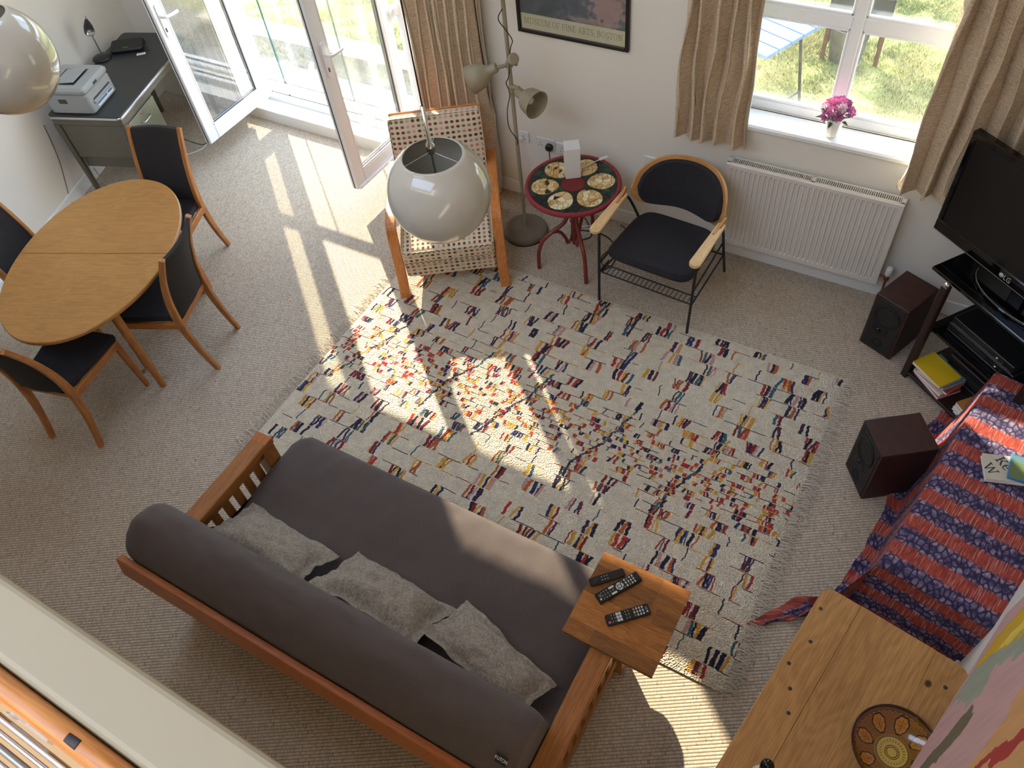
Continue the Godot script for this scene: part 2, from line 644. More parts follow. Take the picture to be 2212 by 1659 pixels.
	mat("grout_grey", c8(92, 96, 88), 0.9)
	mat("radiator_white", c8(222, 216, 206), 0.35)
	mat("copper", c8(150, 96, 66), 0.4, 0.9)
	mat("frame_black", c8(20, 16, 16), 0.35)
	mat("tv_screen", c8(6, 6, 8), 0.22)
	mat("speaker_front", c8(36, 33, 32), 0.7)
	mat("speaker_cone", c8(18, 17, 17), 0.5)
	mat("dark_wood", c8(40, 24, 20), 0.5)
	mat("magazine_yellow", c8(222, 186, 30), 0.5)
	mat("magazine_red", c8(180, 64, 50), 0.5)
	mat("magazine_teal", c8(96, 130, 132), 0.5)
	mat("magazine_tan", c8(186, 130, 60), 0.5)
	mat("case_blue", c8(58, 130, 190), 0.25)
	mat("book_cream", c8(206, 198, 176), 0.6)
	mat("book_green", c8(104, 122, 78), 0.5)
	mat("ink", c8(50, 48, 52), 0.7)
	mat("poster_ink", c8(140, 138, 112), 0.8)
	mat("pot", c8(238, 236, 230), 0.3)
	mat("leaf", c8(52, 84, 50), 0.5)
	for i in 3:
		var pm := mat("petal_%d" % i, [c8(214, 128, 178), c8(176, 96, 150), c8(232, 206, 214)][i], 0.7)
		pm.backlight_enabled = true
		pm.backlight = Color(0.3, 0.2, 0.26)
	mat("parapet_cream", c8(164, 151, 124), 0.55)
	mat("clear_plastic", Color(0.8, 0.8, 0.82, 0.35), 0.1).transparency = BaseMaterial3D.TRANSPARENCY_ALPHA
	mat("button_grey", c8(196, 202, 196), 0.5)
	mat("button_red", c8(214, 120, 96), 0.5)

func knots(im: Image, seed_: int) -> Image:
	var r := RandomNumberGenerator.new()
	r.seed = seed_
	for k in 5:
		var cx := r.randi_range(20, im.get_width() - 20)
		var cy := r.randi_range(20, im.get_height() - 20)
		var a := r.randf_range(5, 9)
		for y in range(-14, 15):
			for x in range(-20, 21):
				var d := sqrt(x * x / (a * a * 1.6) + y * y / (a * a))
				if d < 1.4:
					var c := im.get_pixel(cx + x, cy + y)
					im.set_pixel(cx + x, cy + y, c.lerp(Color(0.16, 0.09, 0.05), clampf(1.5 - d, 0.0, 0.85)))
	return im

# hand-knotted rug: rows of cream blocks that shrink towards the middle, with broken coloured stripes between them
func rug_image() -> Image:
	var W := 2048
	var H := 1400
	var im := Image.create(W, H, false, Image.FORMAT_RGB8)
	var r := RandomNumberGenerator.new()
	r.seed = 2024
	var cream := c8(216, 203, 178)
	var n := noise(12, 0.02, 3)
	for y in range(0, H, 2):
		for x in range(0, W, 8):
			var k := 1.0 + 0.06 * n.get_noise_2d(x, y) + 0.05 * (r.randf() - 0.5)
			im.fill_rect(Rect2i(x, y, 8, 2), Color(cream.r * k, cream.g * k, cream.b * k))
	var pal := [c8(36, 33, 52), c8(36, 33, 52), c8(58, 40, 66), c8(112, 40, 54), c8(134, 38, 38), c8(172, 52, 44), c8(212, 158, 54), c8(206, 148, 60), c8(190, 146, 140), c8(66, 94, 104), c8(178, 92, 46), c8(46, 50, 92)]
	var hot := [c8(176, 48, 40), c8(190, 70, 44), c8(214, 164, 66), c8(44, 40, 56), c8(150, 44, 60), c8(206, 150, 56)]
	var y0 := 0.0
	while y0 < H:
		var d: float = absf((y0 + 14.0) / H - 0.5) * 2.0
		var s: float = smoothstep(0.03, 0.40, d)
		var rh: float = lerpf(19.0, 58.0, s) * r.randf_range(0.88, 1.12)
		var mid := s < 0.30
		# segments of this row: [start, end, colour]
		var segs := []
		var x := r.randf_range(-90.0, 0.0)
		while x < W:
			var bw: float = r.randf_range(56, 135) * lerpf(0.40, 1.0, s)
			# denser and looser stretches along the row
			var dens := 0.5 + 0.5 * sin(x * 0.006 + y0 * 0.004 + 1.3)
			x += bw
			var what := r.randf()
			if what < 0.62 + 0.24 * dens:
				var cnt := r.randi_range(3, 6) if not mid else r.randi_range(2, 5)
				for k in cnt:
					var sw: float = r.randf_range(5, 16)
					var c: Color = pal[r.randi() % pal.size()] if not mid or r.randf() < 0.3 else hot[r.randi() % hot.size()]
					if r.randf() < 0.90:
						segs.append([x, x + sw, c])
					x += sw + (r.randf_range(3, 8) if r.randf() < 0.22 else 0.0)
			elif what < 0.88:
				segs.append([x, x + r.randf_range(4, 7), pal[[0, 0, 7, 9][r.randi() % 4]]])
		var off := []
		var slope := []
		for sg in segs:
			off.append(0.0)
			slope.append(r.randf_range(-0.10, 0.16))
		var gap0: int = 2 if r.randf() < 0.5 else 0
		for yy in range(gap0, int(rh) - 1):
			var py := int(y0) + yy
			if py >= H - 12 or py < 12:
				continue
			for i in segs.size():
				if yy % 3 == 0:
					off[i] = clampf(off[i] + r.randf_range(-2.2, 2.2), -7, 7)
				var sg: Array = segs[i]
				var xx := int(sg[0] + off[i] + slope[i] * (rh - yy))
				var c: Color = sg[2]
				var k := 0.9 + 0.2 * r.randf()
				im.fill_rect(Rect2i(xx, py, maxi(2, int(sg[1] - sg[0])), 1), Color(c.r * k, c.g * k, c.b * k))
		# broken dark or gold line along the row edge
		var lx := r.randf_range(0, 100)
		while lx < W and y0 > 12 and y0 < H - 14:
			var ll := r.randf_range(24, 110) * lerpf(0.4, 1.0, s)
			if r.randf() < 0.52:
				var c: Color = [c8(40, 36, 50), c8(40, 36, 50), c8(196, 140, 60), c8(132, 46, 40)][r.randi() % 4]
				var yj := 0
				var q := lx
				while q < lx + ll:
					if r.randf() < 0.3:
						yj = clampi(yj + r.randi_range(-1, 1), -2, 2)
					im.fill_rect(Rect2i(int(q), int(y0) + yj, 6, 3), c)
					q += 6
			lx += ll + r.randf_range(10, 50) * lerpf(0.5, 1.0, s)
		y0 += rh
	# meandering dark lines that cross the fine middle
	for m in 5:
		var x := 240.0 + m * 390.0 + r.randf_range(-60, 60)
		var y := H * 0.5 - 210.0
		var c: Color = [c8(44, 48, 70), c8(70, 96, 104), c8(44, 40, 56)][m % 3]
		while y < H * 0.5 + 210.0:
			x += r.randf_range(-5.0, 2.2)
			if r.randf() < 0.25:
				c = [c8(44, 48, 70), c8(70, 96, 104), c8(44, 40, 56), c8(206, 156, 60)][r.randi() % 4]
			im.fill_rect(Rect2i(int(x), int(y), r.randi_range(6, 13), 5), c)
			y += 4.0
	return im

# tie-dyed cover: rust bands with pale streaks between violet pebbled bands; v runs along the bench
func bench_cloth_image() -> Image:
	var W := 768
	var im := Image.create(W, W, false, Image.FORMAT_RGB8)
	var cell := FastNoiseLite.new()
	cell.seed = 5
	cell.noise_type = FastNoiseLite.TYPE_CELLULAR
	cell.frequency = 0.034
	cell.cellular_return_type = FastNoiseLite.RETURN_DISTANCE2_SUB
	cell.cellular_jitter = 0.9
	cell.fractal_type = FastNoiseLite.FRACTAL_NONE
	var e := noise(8, 0.09, 2)
	var f := noise(9, 0.018, 3)
	for y in W:
		for x in W:
			# four bands of each kind per repeat
			var t := float(y) / W * 5.0
			var edge := 0.13 * e.get_noise_2d(x * 2.6, floor(t * 2.0) * 77.0) + 0.03 * e.get_noise_2d(x, y)
			var p: float = t - floorf(t) + edge
			var c: Color
			if p > 0.04 and p < 0.50:
				c = c8(176, 72, 50).lerp(c8(140, 52, 42), clampf(0.5 + 0.9 * f.get_noise_2d(x * 2.0, y), 0, 1))
				var streak := e.get_noise_2d(x * 1.9, y * 0.06 + floor(t) * 31.0)
				if streak > 0.26:
					c = c.lerp(c8(214, 170, 160), clampf((streak - 0.26) * 4.0, 0.0, 0.7))
			else:
				var dcell := cell.get_noise_2d(x * 1.25, y * 0.85) + 1.0
				var k := smoothstep(0.06, 0.34, dcell)
				c = c8(44, 36, 70).lerp(c8(164, 148, 166), k * clampf(0.72 + 1.0 * f.get_noise_2d(x, y * 1.5), 0.15, 1.0))
				var q := absf((p if p > 0.5 else p + 1.0) - 0.77)
				c = c.lerp(c8(40, 30, 64), clampf(0.55 - q * 3.2, 0.0, 0.5))
			im.set_pixel(x, y, c)
	return im

# ------------------------------------------------------------------ shell
func lx(z: float) -> float: return -5.95 + 0.364 * (z + 2.71)     # inside face of the slanting wall by the desk
func rx(z: float) -> float: return 0.745 - 0.26 * (z + 1.5)       # inside face of the slanting wall by the painting

# a plate between a0..a1 and b0..b1 with rectangular holes [a0, a1, b0, b1]; put(a0, a1, b0, b1) adds one piece
func holed(a0: float, a1: float, b0: float, b1: float, holes: Array, put: Callable) -> void:
	var ea := [a0, a1]
	for h in holes:
		ea.append(h[0]); ea.append(h[1])
	ea.sort()
	for i in ea.size() - 1:
		if ea[i + 1] - ea[i] < 1e-5:
			continue
		var m: float = (ea[i] + ea[i + 1]) / 2
		var cuts := []
		for h in holes:
			if m > h[0] and m < h[1]:
				cuts.append([h[2], h[3]])
		cuts.sort_custom(func(p, q): return p[0] < q[0])
		var b := b0
		for c in cuts:
			if c[0] > b:
				put.call(ea[i], ea[i + 1], b, c[0])
			b = c[1]
		if b < b1:
			put.call(ea[i], ea[i + 1], b, b1)

const WZ := -4.05
const DOOR_X0 := -5.78
const DOOR_X1 := -3.20
const DOOR_TOP := 2.34
const WIN_X0 := -1.19
const WIN_X1 := 0.04

func build_shell() -> void:
	# carpet
	var st := ns()
	var a := deg_to_rad(32.0)
	var x0 := -7.0
	var x1 := 2.0
	var cs := [Vector2(x0, 3.0), Vector2(x1, 3.0), Vector2(x1, -4.1), Vector2(x0, -4.1)]
	var p := []
	var u := []
	for c in cs:
		p.append(Vector3(c.x, 0, c.y))
		u.append(c.rotated(a))
	quad(st, p[0], p[1], p[2], p[3], u[0], u[1], u[2], u[3])
	box(x0, x1, -0.2, -0.004, -4.1, 3.0, 0.0, st)
	struct_("floor", st, M.carpet, "beige looped wool carpet covering the whole floor")
	# window wall
	st = ns()
	var holes := [[DOOR_X0, DOOR_X1, 0.0, DOOR_TOP], [WIN_X0, WIN_X1, 0.955, 2.25], [-5.05, -3.45, 2.62, 3.42]]
	holed(-6.9, 1.9, -0.2, 5.3, holes, func(a0, a1, b0, b1): box(a0, a1, b0, b1, WZ - 0.30, WZ, 0.0, st))
	struct_("wall_window", st, M.wall_paint, "white painted wall with the glazed doors and the window")
	# slanting walls, rear wall, ceiling with two rooflights
	for side in 2:
		st = ns()
		var f: Callable = lx if side == 0 else rx
		var za := -4.2
		var zb := 2.75
		var pa := Vector3(f.call(za), 0, za)
		var pb := Vector3(f.call(zb), 0, zb)
		var d := (pb - pa).normalized()
		var out := Vector3(-d.z, 0, d.x) if side == 0 else Vector3(d.z, 0, -d.x)
		var c := (pa + pb) / 2 + out * 0.1
		bx(st, Transform3D(Basis(d, Vector3.UP, d.cross(Vector3.UP)), Vector3(c.x, 2.55, c.z)), Vector3(pa.distance_to(pb) + 0.2, 5.5, 0.2), 0.0)
		struct_(["wall_left", "wall_right"][side], st, M.wall_paint, ["white painted wall behind the desk and dining table", "white painted wall behind the television and the painting"][side])
		# skirting
		st = ns()
		var s0 := pa.lerp(pb, 0.02)
		var s1 := pa.lerp(pb, 0.99)
		var sc := (s0 + s1) / 2 - out * 0.008
		bx(st, Transform3D(Basis(d, Vector3.UP, d.cross(Vector3.UP)), Vector3(sc.x, 0.055, sc.z)), Vector3(s0.distance_to(s1), 0.11, 0.016), 0.004)
		struct_(["baseboard_left", "baseboard_right"][side], st, M.trim_paint, ["low white skirting under the wall by the desk", "low white skirting behind the television stand"][side])
	struct_("wall_rear", box(-5.2, 0.8, -0.2, 5.3, 2.7, 2.9, 0.0), M.wall_paint, "plain white wall at the far end under the gallery")
	st = ns()
	holed(-7.2, 2.2, -4.4, 2.95, [[-5.8, -3.3, -4.0, -3.3], [-4.2, -2.6, -1.5, -0.6], [-4.2, -0.3, 0.3, 2.5]], func(a0, a1, b0, b1): box(a0, a1, 5.2, 5.4, b0, b1, 0.0, st))
	struct_("ceiling", st, M.pine_ceiling, "high ceiling with rooflights")
	# skirting of the window wall between the doors and the corner
	struct_("baseboard_window", box(-3.18, 1.35, 0.0, 0.11, WZ, WZ + 0.016, 0.004), M.trim_paint, "low white skirting under the window wall")
	# gallery slab that carries the camera
	struct_("floor_gallery", box(-4.9, 0.55, 2.0, 2.15, 0.03, 2.75, 0.0), M.gallery_boards, "underside of the gallery over the back of the room")
	# high window above the doors
	st = ns()
	var z0 := WZ - 0.24
	for r in [[-5.05, -3.45, 2.62, 2.68], [-5.05, -3.45, 3.36, 3.42], [-5.05, -4.99, 2.68, 3.36], [-3.51, -3.45, 2.68, 3.36], [-4.30, -4.22, 2.68, 3.36]]:
		box(r[0], r[1], r[2], r[3], z0, z0 + 0.06, 0.004, st)
	var w2 := struct_("window_2", st, M.upvc, "high white framed window above the glazed doors")
	shape("pane", box(-4.99, -4.30, 2.68, 3.36, z0 + 0.02, z0 + 0.024, 0.0), M.glass, w2)
	shape("pane", box(-4.22, -3.51, 2.68, 3.36, z0 + 0.02, z0 + 0.024, 0.0), M.glass, w2)

# ------------------------------------------------------------------ outside
func build_outside() -> void:
	var lawn_y := 0.22
	var st := ns()
	var nz := noise(55, 0.35, 3)
	sheet(st, 60, 60, func(u, v): 
		var x := lerpf(-16.0, 14.0, u)
		var z := lerpf(-26.0, -4.86, v)
		return Vector3(x, lawn_y + 0.05 * nz.get_noise_2d(x * 3.0, z * 3.0) - (0.04 if v > 0.99 else 0.0), z), Vector2(30, 21), true)
	var lw := shape("lawn", st, M.lawn)
	tag(lw, "dry sunlit lawn outside the window and doors", "lawn")
	lw.set_meta("kind", "structure")
	# blades
	var tuft := SurfaceTool.new()
	tuft.begin(Mesh.PRIMITIVE_TRIANGLES)
	tuft.set_smooth_group(-1)
	for k in 16:
		var a := rng.randf() * TAU
		var r := rng.randf() * 0.06
		var b := Vector3(cos(a) * r, -0.01, sin(a) * r)
		var d := Vector3(rng.randf_range(-1, 1), 0, rng.randf_range(-1, 1)).normalized()
		var s := Vector3(-d.z, 0, d.x) * 0.003
		var tip := b + d * rng.randf_range(0.012, 0.04) + Vector3(0, rng.randf_range(0.018, 0.042), 0)
		tuft.set_color(Color.WHITE)
		tuft.add_vertex(b - s); tuft.add_vertex(tip); tuft.add_vertex(b + s)
	tuft.generate_normals()
	var mm := MultiMesh.new()
	mm.transform_format = MultiMesh.TRANSFORM_3D
	mm.use_colors = true
	mm.mesh = tuft.commit()
	var N := 26000
	mm.instance_count = N
	for i in N:
		var x: float
		var z: float
		if i % 5 < 3:
			x = rng.randf_range(-2.6, 0.9)
			z = rng.randf_range(-9.0, -4.9)
		else:
			x = rng.randf_range(-9.5, -4.0)
			z = rng.randf_range(-10.5, -5.0)
		var y := lawn_y + 0.05 * nz.get_noise_2d(x * 3.0, z * 3.0)
		var k := rng.randf_range(0.7, 1.3)
		mm.set_instance_transform(i, Transform3D(Basis(Vector3.UP, rng.randf() * TAU).scaled(Vector3(k, k, k)), Vector3(x, y, z)))
		var t := clampf(0.5 + 1.1 * nz.get_noise_2d(x * 2.0 + 50.0, z * 2.0) + rng.randf_range(-0.3, 0.3), 0, 1)
		mm.set_instance_color(i, Color(0.17, 0.20, 0.055).lerp(Color(0.56, 0.50, 0.22), t))
	var mi := MultiMeshInstance3D.new()
	mi.name = "grass"
	mi.multimesh = mm
	mi.material_override = M.grass_blade
	mi.set_meta("kind", "stuff")
	tag(mi, "short straw-coloured grass blades of the lawn", "grass")
	add_child(mi)
	# patio, retaining wall and coping in front of the doors
	var pt := shape("patio", box(-9.0, -3.0, -0.25, -0.01, -4.90, -4.35, 0.0), M.paving)
	pt.set_meta("kind", "structure")
	tag(pt, "pale paved strip just outside the glazed doors", "paving")
	st = ns()
	bx(st, rot(-6.4, 0.04, -4.93, Vector3(0, 0, 0)), Vector3(5.4, 0.40, 0.16), 0.008)
	var rw := shape("retaining_wall", st, M.stone)
	rw.set_meta("kind", "structure")
	tag(rw, "low grey retaining wall between patio and lawn", "wall")
	shape("coping", box(-9.0, -3.72, 0.24, 0.285, -5.03, -4.83, 0.006), M.coping, rw)
	st = ns()
	box(-3.74, -2.9, -0.2, 0.20, -5.12, -4.60, 0.01, st)
	var rb := shape("kerb_block", st, M.stone)
	rb.set_meta("kind", "structure")
	tag(rb, "grey concrete block at the end of the retaining wall", "kerb")
	# frameless glass guard just outside the doors, with a metal handrail
	var gg := thing("glass_guard", "frameless glass guard with a metal handrail outside the doors", "railing", Vector3(0, 0, 0))
	var xs := [-5.95, -5.235, -4.46, -3.70, -3.05]
	for i in 4:
		shape("pane", box(xs[i] + 0.004, xs[i + 1] - 0.004, 0.10, 1.29, -4.452, -4.442, 0.001), M.guard_glass, gg)
		shape("pane_edge", box(xs[i + 1] - 0.0045, xs[i + 1] + 0.0045, 0.10, 1.29, -4.453, -4.441, 0.0), M.glass_edge, gg)
	shape("channel", box(-6.0, -3.0, -0.02, 0.11, -4.51, -4.385, 0.006), M.upvc, gg)
	shape("gasket", box(-6.0, -3.0, 0.11, 0.114, -4.456, -4.438, 0.0), M.upvc_rubber, gg)
	shape("handrail", box(-6.0, -3.0, 1.285, 1.37, -4.475, -4.419, 0.01), M.steel, gg)
	# broken white pot on the patio
	var br := thing("white_brick", "white broken block lying on the patio under the retaining wall", "block", Vector3(-5.10, 0.02, -4.78), 20)
	st = ns()
	bx(st, rot(0, 0.03, 0, Vector3(0, 0, 12)), Vector3(0.17, 0.05, 0.07), 0.006)
	shape("body", st, M.upvc, br)
	st = ns()
	bx(st, rot(-0.09, 0.06, 0.0, Vector3(0, 0, 80)), Vector3(0.13, 0.035, 0.06), 0.006)
	shape("broken_edge", st, M.upvc, br)
	# blue folding tables on the lawn
	for t in [[Vector3(-1.62, lawn_y, -5.42), -22.0, "blue folding garden table whose corner shows past the left curtain", 1.2, 0.62], [Vector3(0.36, lawn_y, -5.2), -62.0, "blue folding garden table half hidden by the right curtain", 1.0, 0.56]]:
		var o := thing("garden_table", t[2], "table", t[0], t[1])
		var hl: float = t[3] / 2
		var hw: float = t[4] / 2
		for i in 5:
			var w: float = t[4] / 5
			shape("slat", box(-hl, hl, 0.66, 0.685, -hw + w * i + 0.004, -hw + w * (i + 1) - 0.004, 0.003), M.blue_paint, o)
		for e in [-1.0, 1.0]:
			for s in [-1.0, 1.0]:
				st = ns()
				tube(st, [Vector3(e * hl * 0.9, 0, s * hw * 0.9), Vector3(e * hl * 0.7, 0.66, s * hw * 0.85)], 0.011)
				shape("leg", st, M.smoke_steel, o)
			st = ns()
			tube(st, [Vector3(e * hl * 0.86, 0.14, -hw * 0.9), Vector3(e * hl * 0.86, 0.14, hw * 0.9)], 0.008)
			shape("brace", st, M.smoke_steel, o)
	# charcoal barbecue on four legs
	var bq := thing("barbecue", "rusty charcoal barbecue standing on the lawn behind the window", "barbecue", Vector3(-0.88, lawn_y, -6.36), 8)
	for e in [-1.0, 1.0]:
		for s in [-1.0, 1.0]:
			shape("leg", box(e * 0.20 - 0.016, e * 0.20 + 0.016, 0, 0.50, s * 0.14 - 0.016, s * 0.14 + 0.016, 0.003), M.rust, bq)
	st = ns()
	box(-0.22, 0.22, 0.40, 0.415, -0.15, 0.15, 0.002, st)
	for r in [[-0.22, 0.22, -0.16, -0.145], [-0.22, 0.22, 0.145, 0.16], [-0.225, -0.21, -0.16, 0.16], [0.21, 0.225, -0.16, 0.16]]:
		box(r[0], r[1], 0.40, 0.52, r[2], r[3], 0.002, st)
	shape("tray", st, M.smoke_steel, bq)
	for e in [-1.0, 1.0]:
		shape("rail", box(-0.2, 0.2, 0.30, 0.325, e * 0.14 - 0.01, e * 0.14 + 0.01, 0.003), M.rust, bq)
	for i in 7:
		shape("grill_bar", box(-0.2 + i * 0.066, -0.19 + i * 0.066, 0.522, 0.532, -0.15, 0.15, 0.002), M.smoke_steel, bq)
	var bu := thing("metal_bucket", "dull metal bucket standing under the barbecue", "bucket", Vector3(-0.90, lawn_y, -6.26))
	st = ns()
	lathe(st, [Vector2(0, 0), Vector2(0.12, 0), Vector2(0.15, 0.28), Vector2(0.156, 0.285), Vector2(0.15, 0.29), Vector2(0.142, 0.28), Vector2(0.11, 0.02), Vector2(0, 0.02)], 24)
	shape("body", st, M.bucket, bu)
	st = ns()
	var arc := []
	for i in 11:
		var an := PI * i / 10
		arc.append(Vector3(cos(an) * 0.15, 0.27 - sin(an) * 0.10, 0.03 + sin(an) * 0.13))
	tube(st, arc, 0.003, 6)
	shape("handle", st, M.smoke_steel, bu)

# ------------------------------------------------------------------ glazed doors
func build_doors() -> void:
	var zf := -4.27 # outer face of the frame
	var st := ns()
	# frame: jambs, head, threshold, mullion to the fixed side light
	box(DOOR_X0, DOOR_X0 + 0.06, 0.06, DOOR_TOP, zf, zf + 0.07, 0.006, st)
	box(-5.29, -5.215, 0.06, DOOR_TOP, zf, zf + 0.07, 0.006, st)
	box(DOOR_X0 + 0.06, -5.29, DOOR_TOP - 0.08, DOOR_TOP, zf, zf + 0.07, 0.006, st)
	box(DOOR_X0 + 0.06, -5.29, 0.06, 0.16, zf, zf + 0.07, 0.010, st)
	box(-3.60, -3.535, 0.06, DOOR_TOP, zf, zf + 0.07, 0.006, st)
	box(-3.27, DOOR_X1, 0.06, DOOR_TOP, zf, zf + 0.07, 0.006, st)
	box(-5.215, -3.60, DOOR_TOP - 0.08, DOOR_TOP, zf, zf + 0.07, 0.006, st)
	box(-3.535, -3.27, DOOR_TOP - 0.08, DOOR_TOP, zf, zf + 0.07, 0.006, st)
	box(-5.215, -3.60, 0.06, 0.145, zf, zf + 0.07, 0.010, st)
	box(-3.535, -3.27, 0.06, 0.16, zf, zf + 0.07, 0.010, st)
	var fr := struct_("trim_1", st, M.upvc, "white plastic frame of the glazed doors")
	shape("pane", box(-3.535, -3.27, 0.16, DOOR_TOP - 0.08, zf + 0.03, zf + 0.034, 0.0), M.glass, fr)
	shape("pane", box(DOOR_X0 + 0.06, -5.29, 0.16, DOOR_TOP - 0.08, zf + 0.03, zf + 0.034, 0.0), M.glass, fr)
	shape("weather_strip", box(-5.21, -3.605, 0.1455, 0.150, zf + 0.005, zf + 0.02, 0.001), M.upvc_rubber, fr)
	shape("keep", box(-4.20, -4.08, 0.145, 0.165, zf + 0.03, zf + 0.06, 0.004), M.upvc, fr)
	# raised step inside the doors
	st = ns()
	box(DOOR_X0, DOOR_X1, -0.01, 0.103, -4.36, WZ + 0.002, 0.006, st)
	struct_("trim_2", st, M.trim_paint, "white painted step in front of the door threshold")
	leaf(1, -5.20, -4.165, 1.0, "white glazed door leaf opened beside the desk")
	leaf(2, -3.612, -4.165, -1.0, "white glazed door leaf opened beside the spotted armchair")

# a leaf turned 90 degrees into the room: its plane is x = const; s = +1 hinged at left, -1 at right (thickness lies towards the opening)
func leaf(n: int, x: float, zh: float, s: float, label: String) -> void:
	var d := Node3D.new()
	d.name = "door_%d" % n
	d.position = Vector3(x, 0, zh)
	d.rotation_degrees.y = 2.0 * s if n == 2 else 0.0
	add_child(d)
	tag(d, label, "door")
	d.set_meta("kind", "structure")
	var t := 0.058
	var xa := 0.0 if s > 0 else -t
	var xb := t if s > 0 else 0.0
	var L := 0.745
	var B := 0.16
	var T := DOOR_TOP - 0.085
	var w := 0.098
	shape("stile", box(xa, xb, B, T, 0, w, 0.006), M.upvc, d)
	shape("stile", box(xa, xb, B, T, L - w, L, 0.006), M.upvc, d)
	shape("rail", box(xa, xb, B, B + w + 0.02, w, L - w, 0.006), M.upvc, d)
	shape("rail", box(xa, xb, T - w, T, w, L - w, 0.006), M.upvc, d)
	var xm := (xa + xb) / 2
	var p := shape("pane", box(xm - 0.011, xm - 0.007, B + w, T - w + 0.01, w - 0.005, L - w + 0.005, 0.0), M.glass, d)
	shape("inner_sheet", box(xm + 0.007, xm + 0.011, B + w, T - w + 0.01, w - 0.005, L - w + 0.005, 0.0), M.glass, p)
	# glazing beads with black gaskets, both sides
	var st := ns()
	var sg := ns()
	for e in [xa + 0.008, xb - 0.008]:
		for r in [[B + w + 0.02, B + w + 0.034, w, L - w], [T - w - 0.014, T - w, w, L - w]]:
			box(e - 0.007, e + 0.007, r[0], r[1], r[2], r[3], 0.004, st)
		for r in [[w, w + 0.014], [L - w - 0.014, L - w]]:
			box(e - 0.007, e + 0.007, B + w + 0.02, T - w, r[0], r[1], 0.004, st)
	for e in [xm - 0.014, xm + 0.014]:
		for r in [[w + 0.0145, w + 0.0185], [L - w - 0.0185, L - w - 0.0145]]:
			box(e - 0.003, e + 0.003, B + w + 0.034, T - w - 0.014, r[0], r[1], 0.0, sg)
		box(e - 0.003, e + 0.003, B + w + 0.034, B + w + 0.038, w, L - w, 0.0, sg)
	shape("bead", st, M.upvc, d)
	shape("gasket", sg, M.upvc_rubber, d)
	shape("weather_bar", box(xb if s < 0 else xa - 0.022, xb + 0.022 if s < 0 else xa, B + 0.004, B + 0.03, 0.03, L - 0.01, 0.006), M.upvc, d)
	shape("seal", box(xm - 0.004, xm + 0.004, B + 0.01, T - 0.01, L - 0.0005, L + 0.004, 0.001), M.upvc_rubber, d)
	# handle with its plate and keyhole on the room side when closed, which now faces the opening
	for f in [1.0, -1.0]:
		var fx := (xb if f > 0 else xa)
		var hz := L - 0.048
		var pl := ns()
		var prof := PackedVector2Array()
		for i in 24:
			var an := TAU * i / 24
			prof.append(Vector2(cos(an) * 0.016, sin(an) * 0.016 + (0.105 if sin(an) >= 0 else -0.105)))
		var poly := PackedVector2Array()
		for q in prof:
			poly.append(q)
		slab(pl, poly, 0.0, 0.010, 0.003, Transform3D(Basis(Vector3(0, 0, -f), Vector3(f, 0, 0), Vector3(0, -1, 0)), Vector3(fx, 1.165, hz)))
		var hd := shape("handle", pl, M.upvc, d)
		var lv := ns()
		sweep(lv, smooth_path([Vector3(fx + f * 0.008, 1.20, hz), Vector3(fx + f * 0.045, 1.20, hz), Vector3(fx + f * 0.056, 1.198, hz - 0.02), Vector3(fx + f * 0.056, 1.193, hz - 0.07), Vector3(fx + f * 0.05, 1.19, hz - 0.125)], 5), rrect(0.018, 0.022, 0.008, 3))
		shape("lever", lv, M.upvc, hd)
		shape("keyhole", box(fx + f * 0.0101 - 0.001, fx + f * 0.0101 + 0.001, 1.085, 1.115, hz - 0.006, hz + 0.006, 0.0005), M.rust, hd)
	for y in [0.36, 1.15, 2.0]:
		var hs := ns()
		box(-0.018 - (0.0 if s > 0 else -0.036), 0.0 if s > 0 else 0.018, y - 0.055, y + 0.055, -0.05, 0.035, 0.006, hs)
		bx(hs, rot(s * -0.02, y + 0.0, -0.03, Vector3(0, 45 * s, 0)), Vector3(0.02, 0.06, 0.08), 0.006)
		shape("hinge", hs, M.upvc, d)

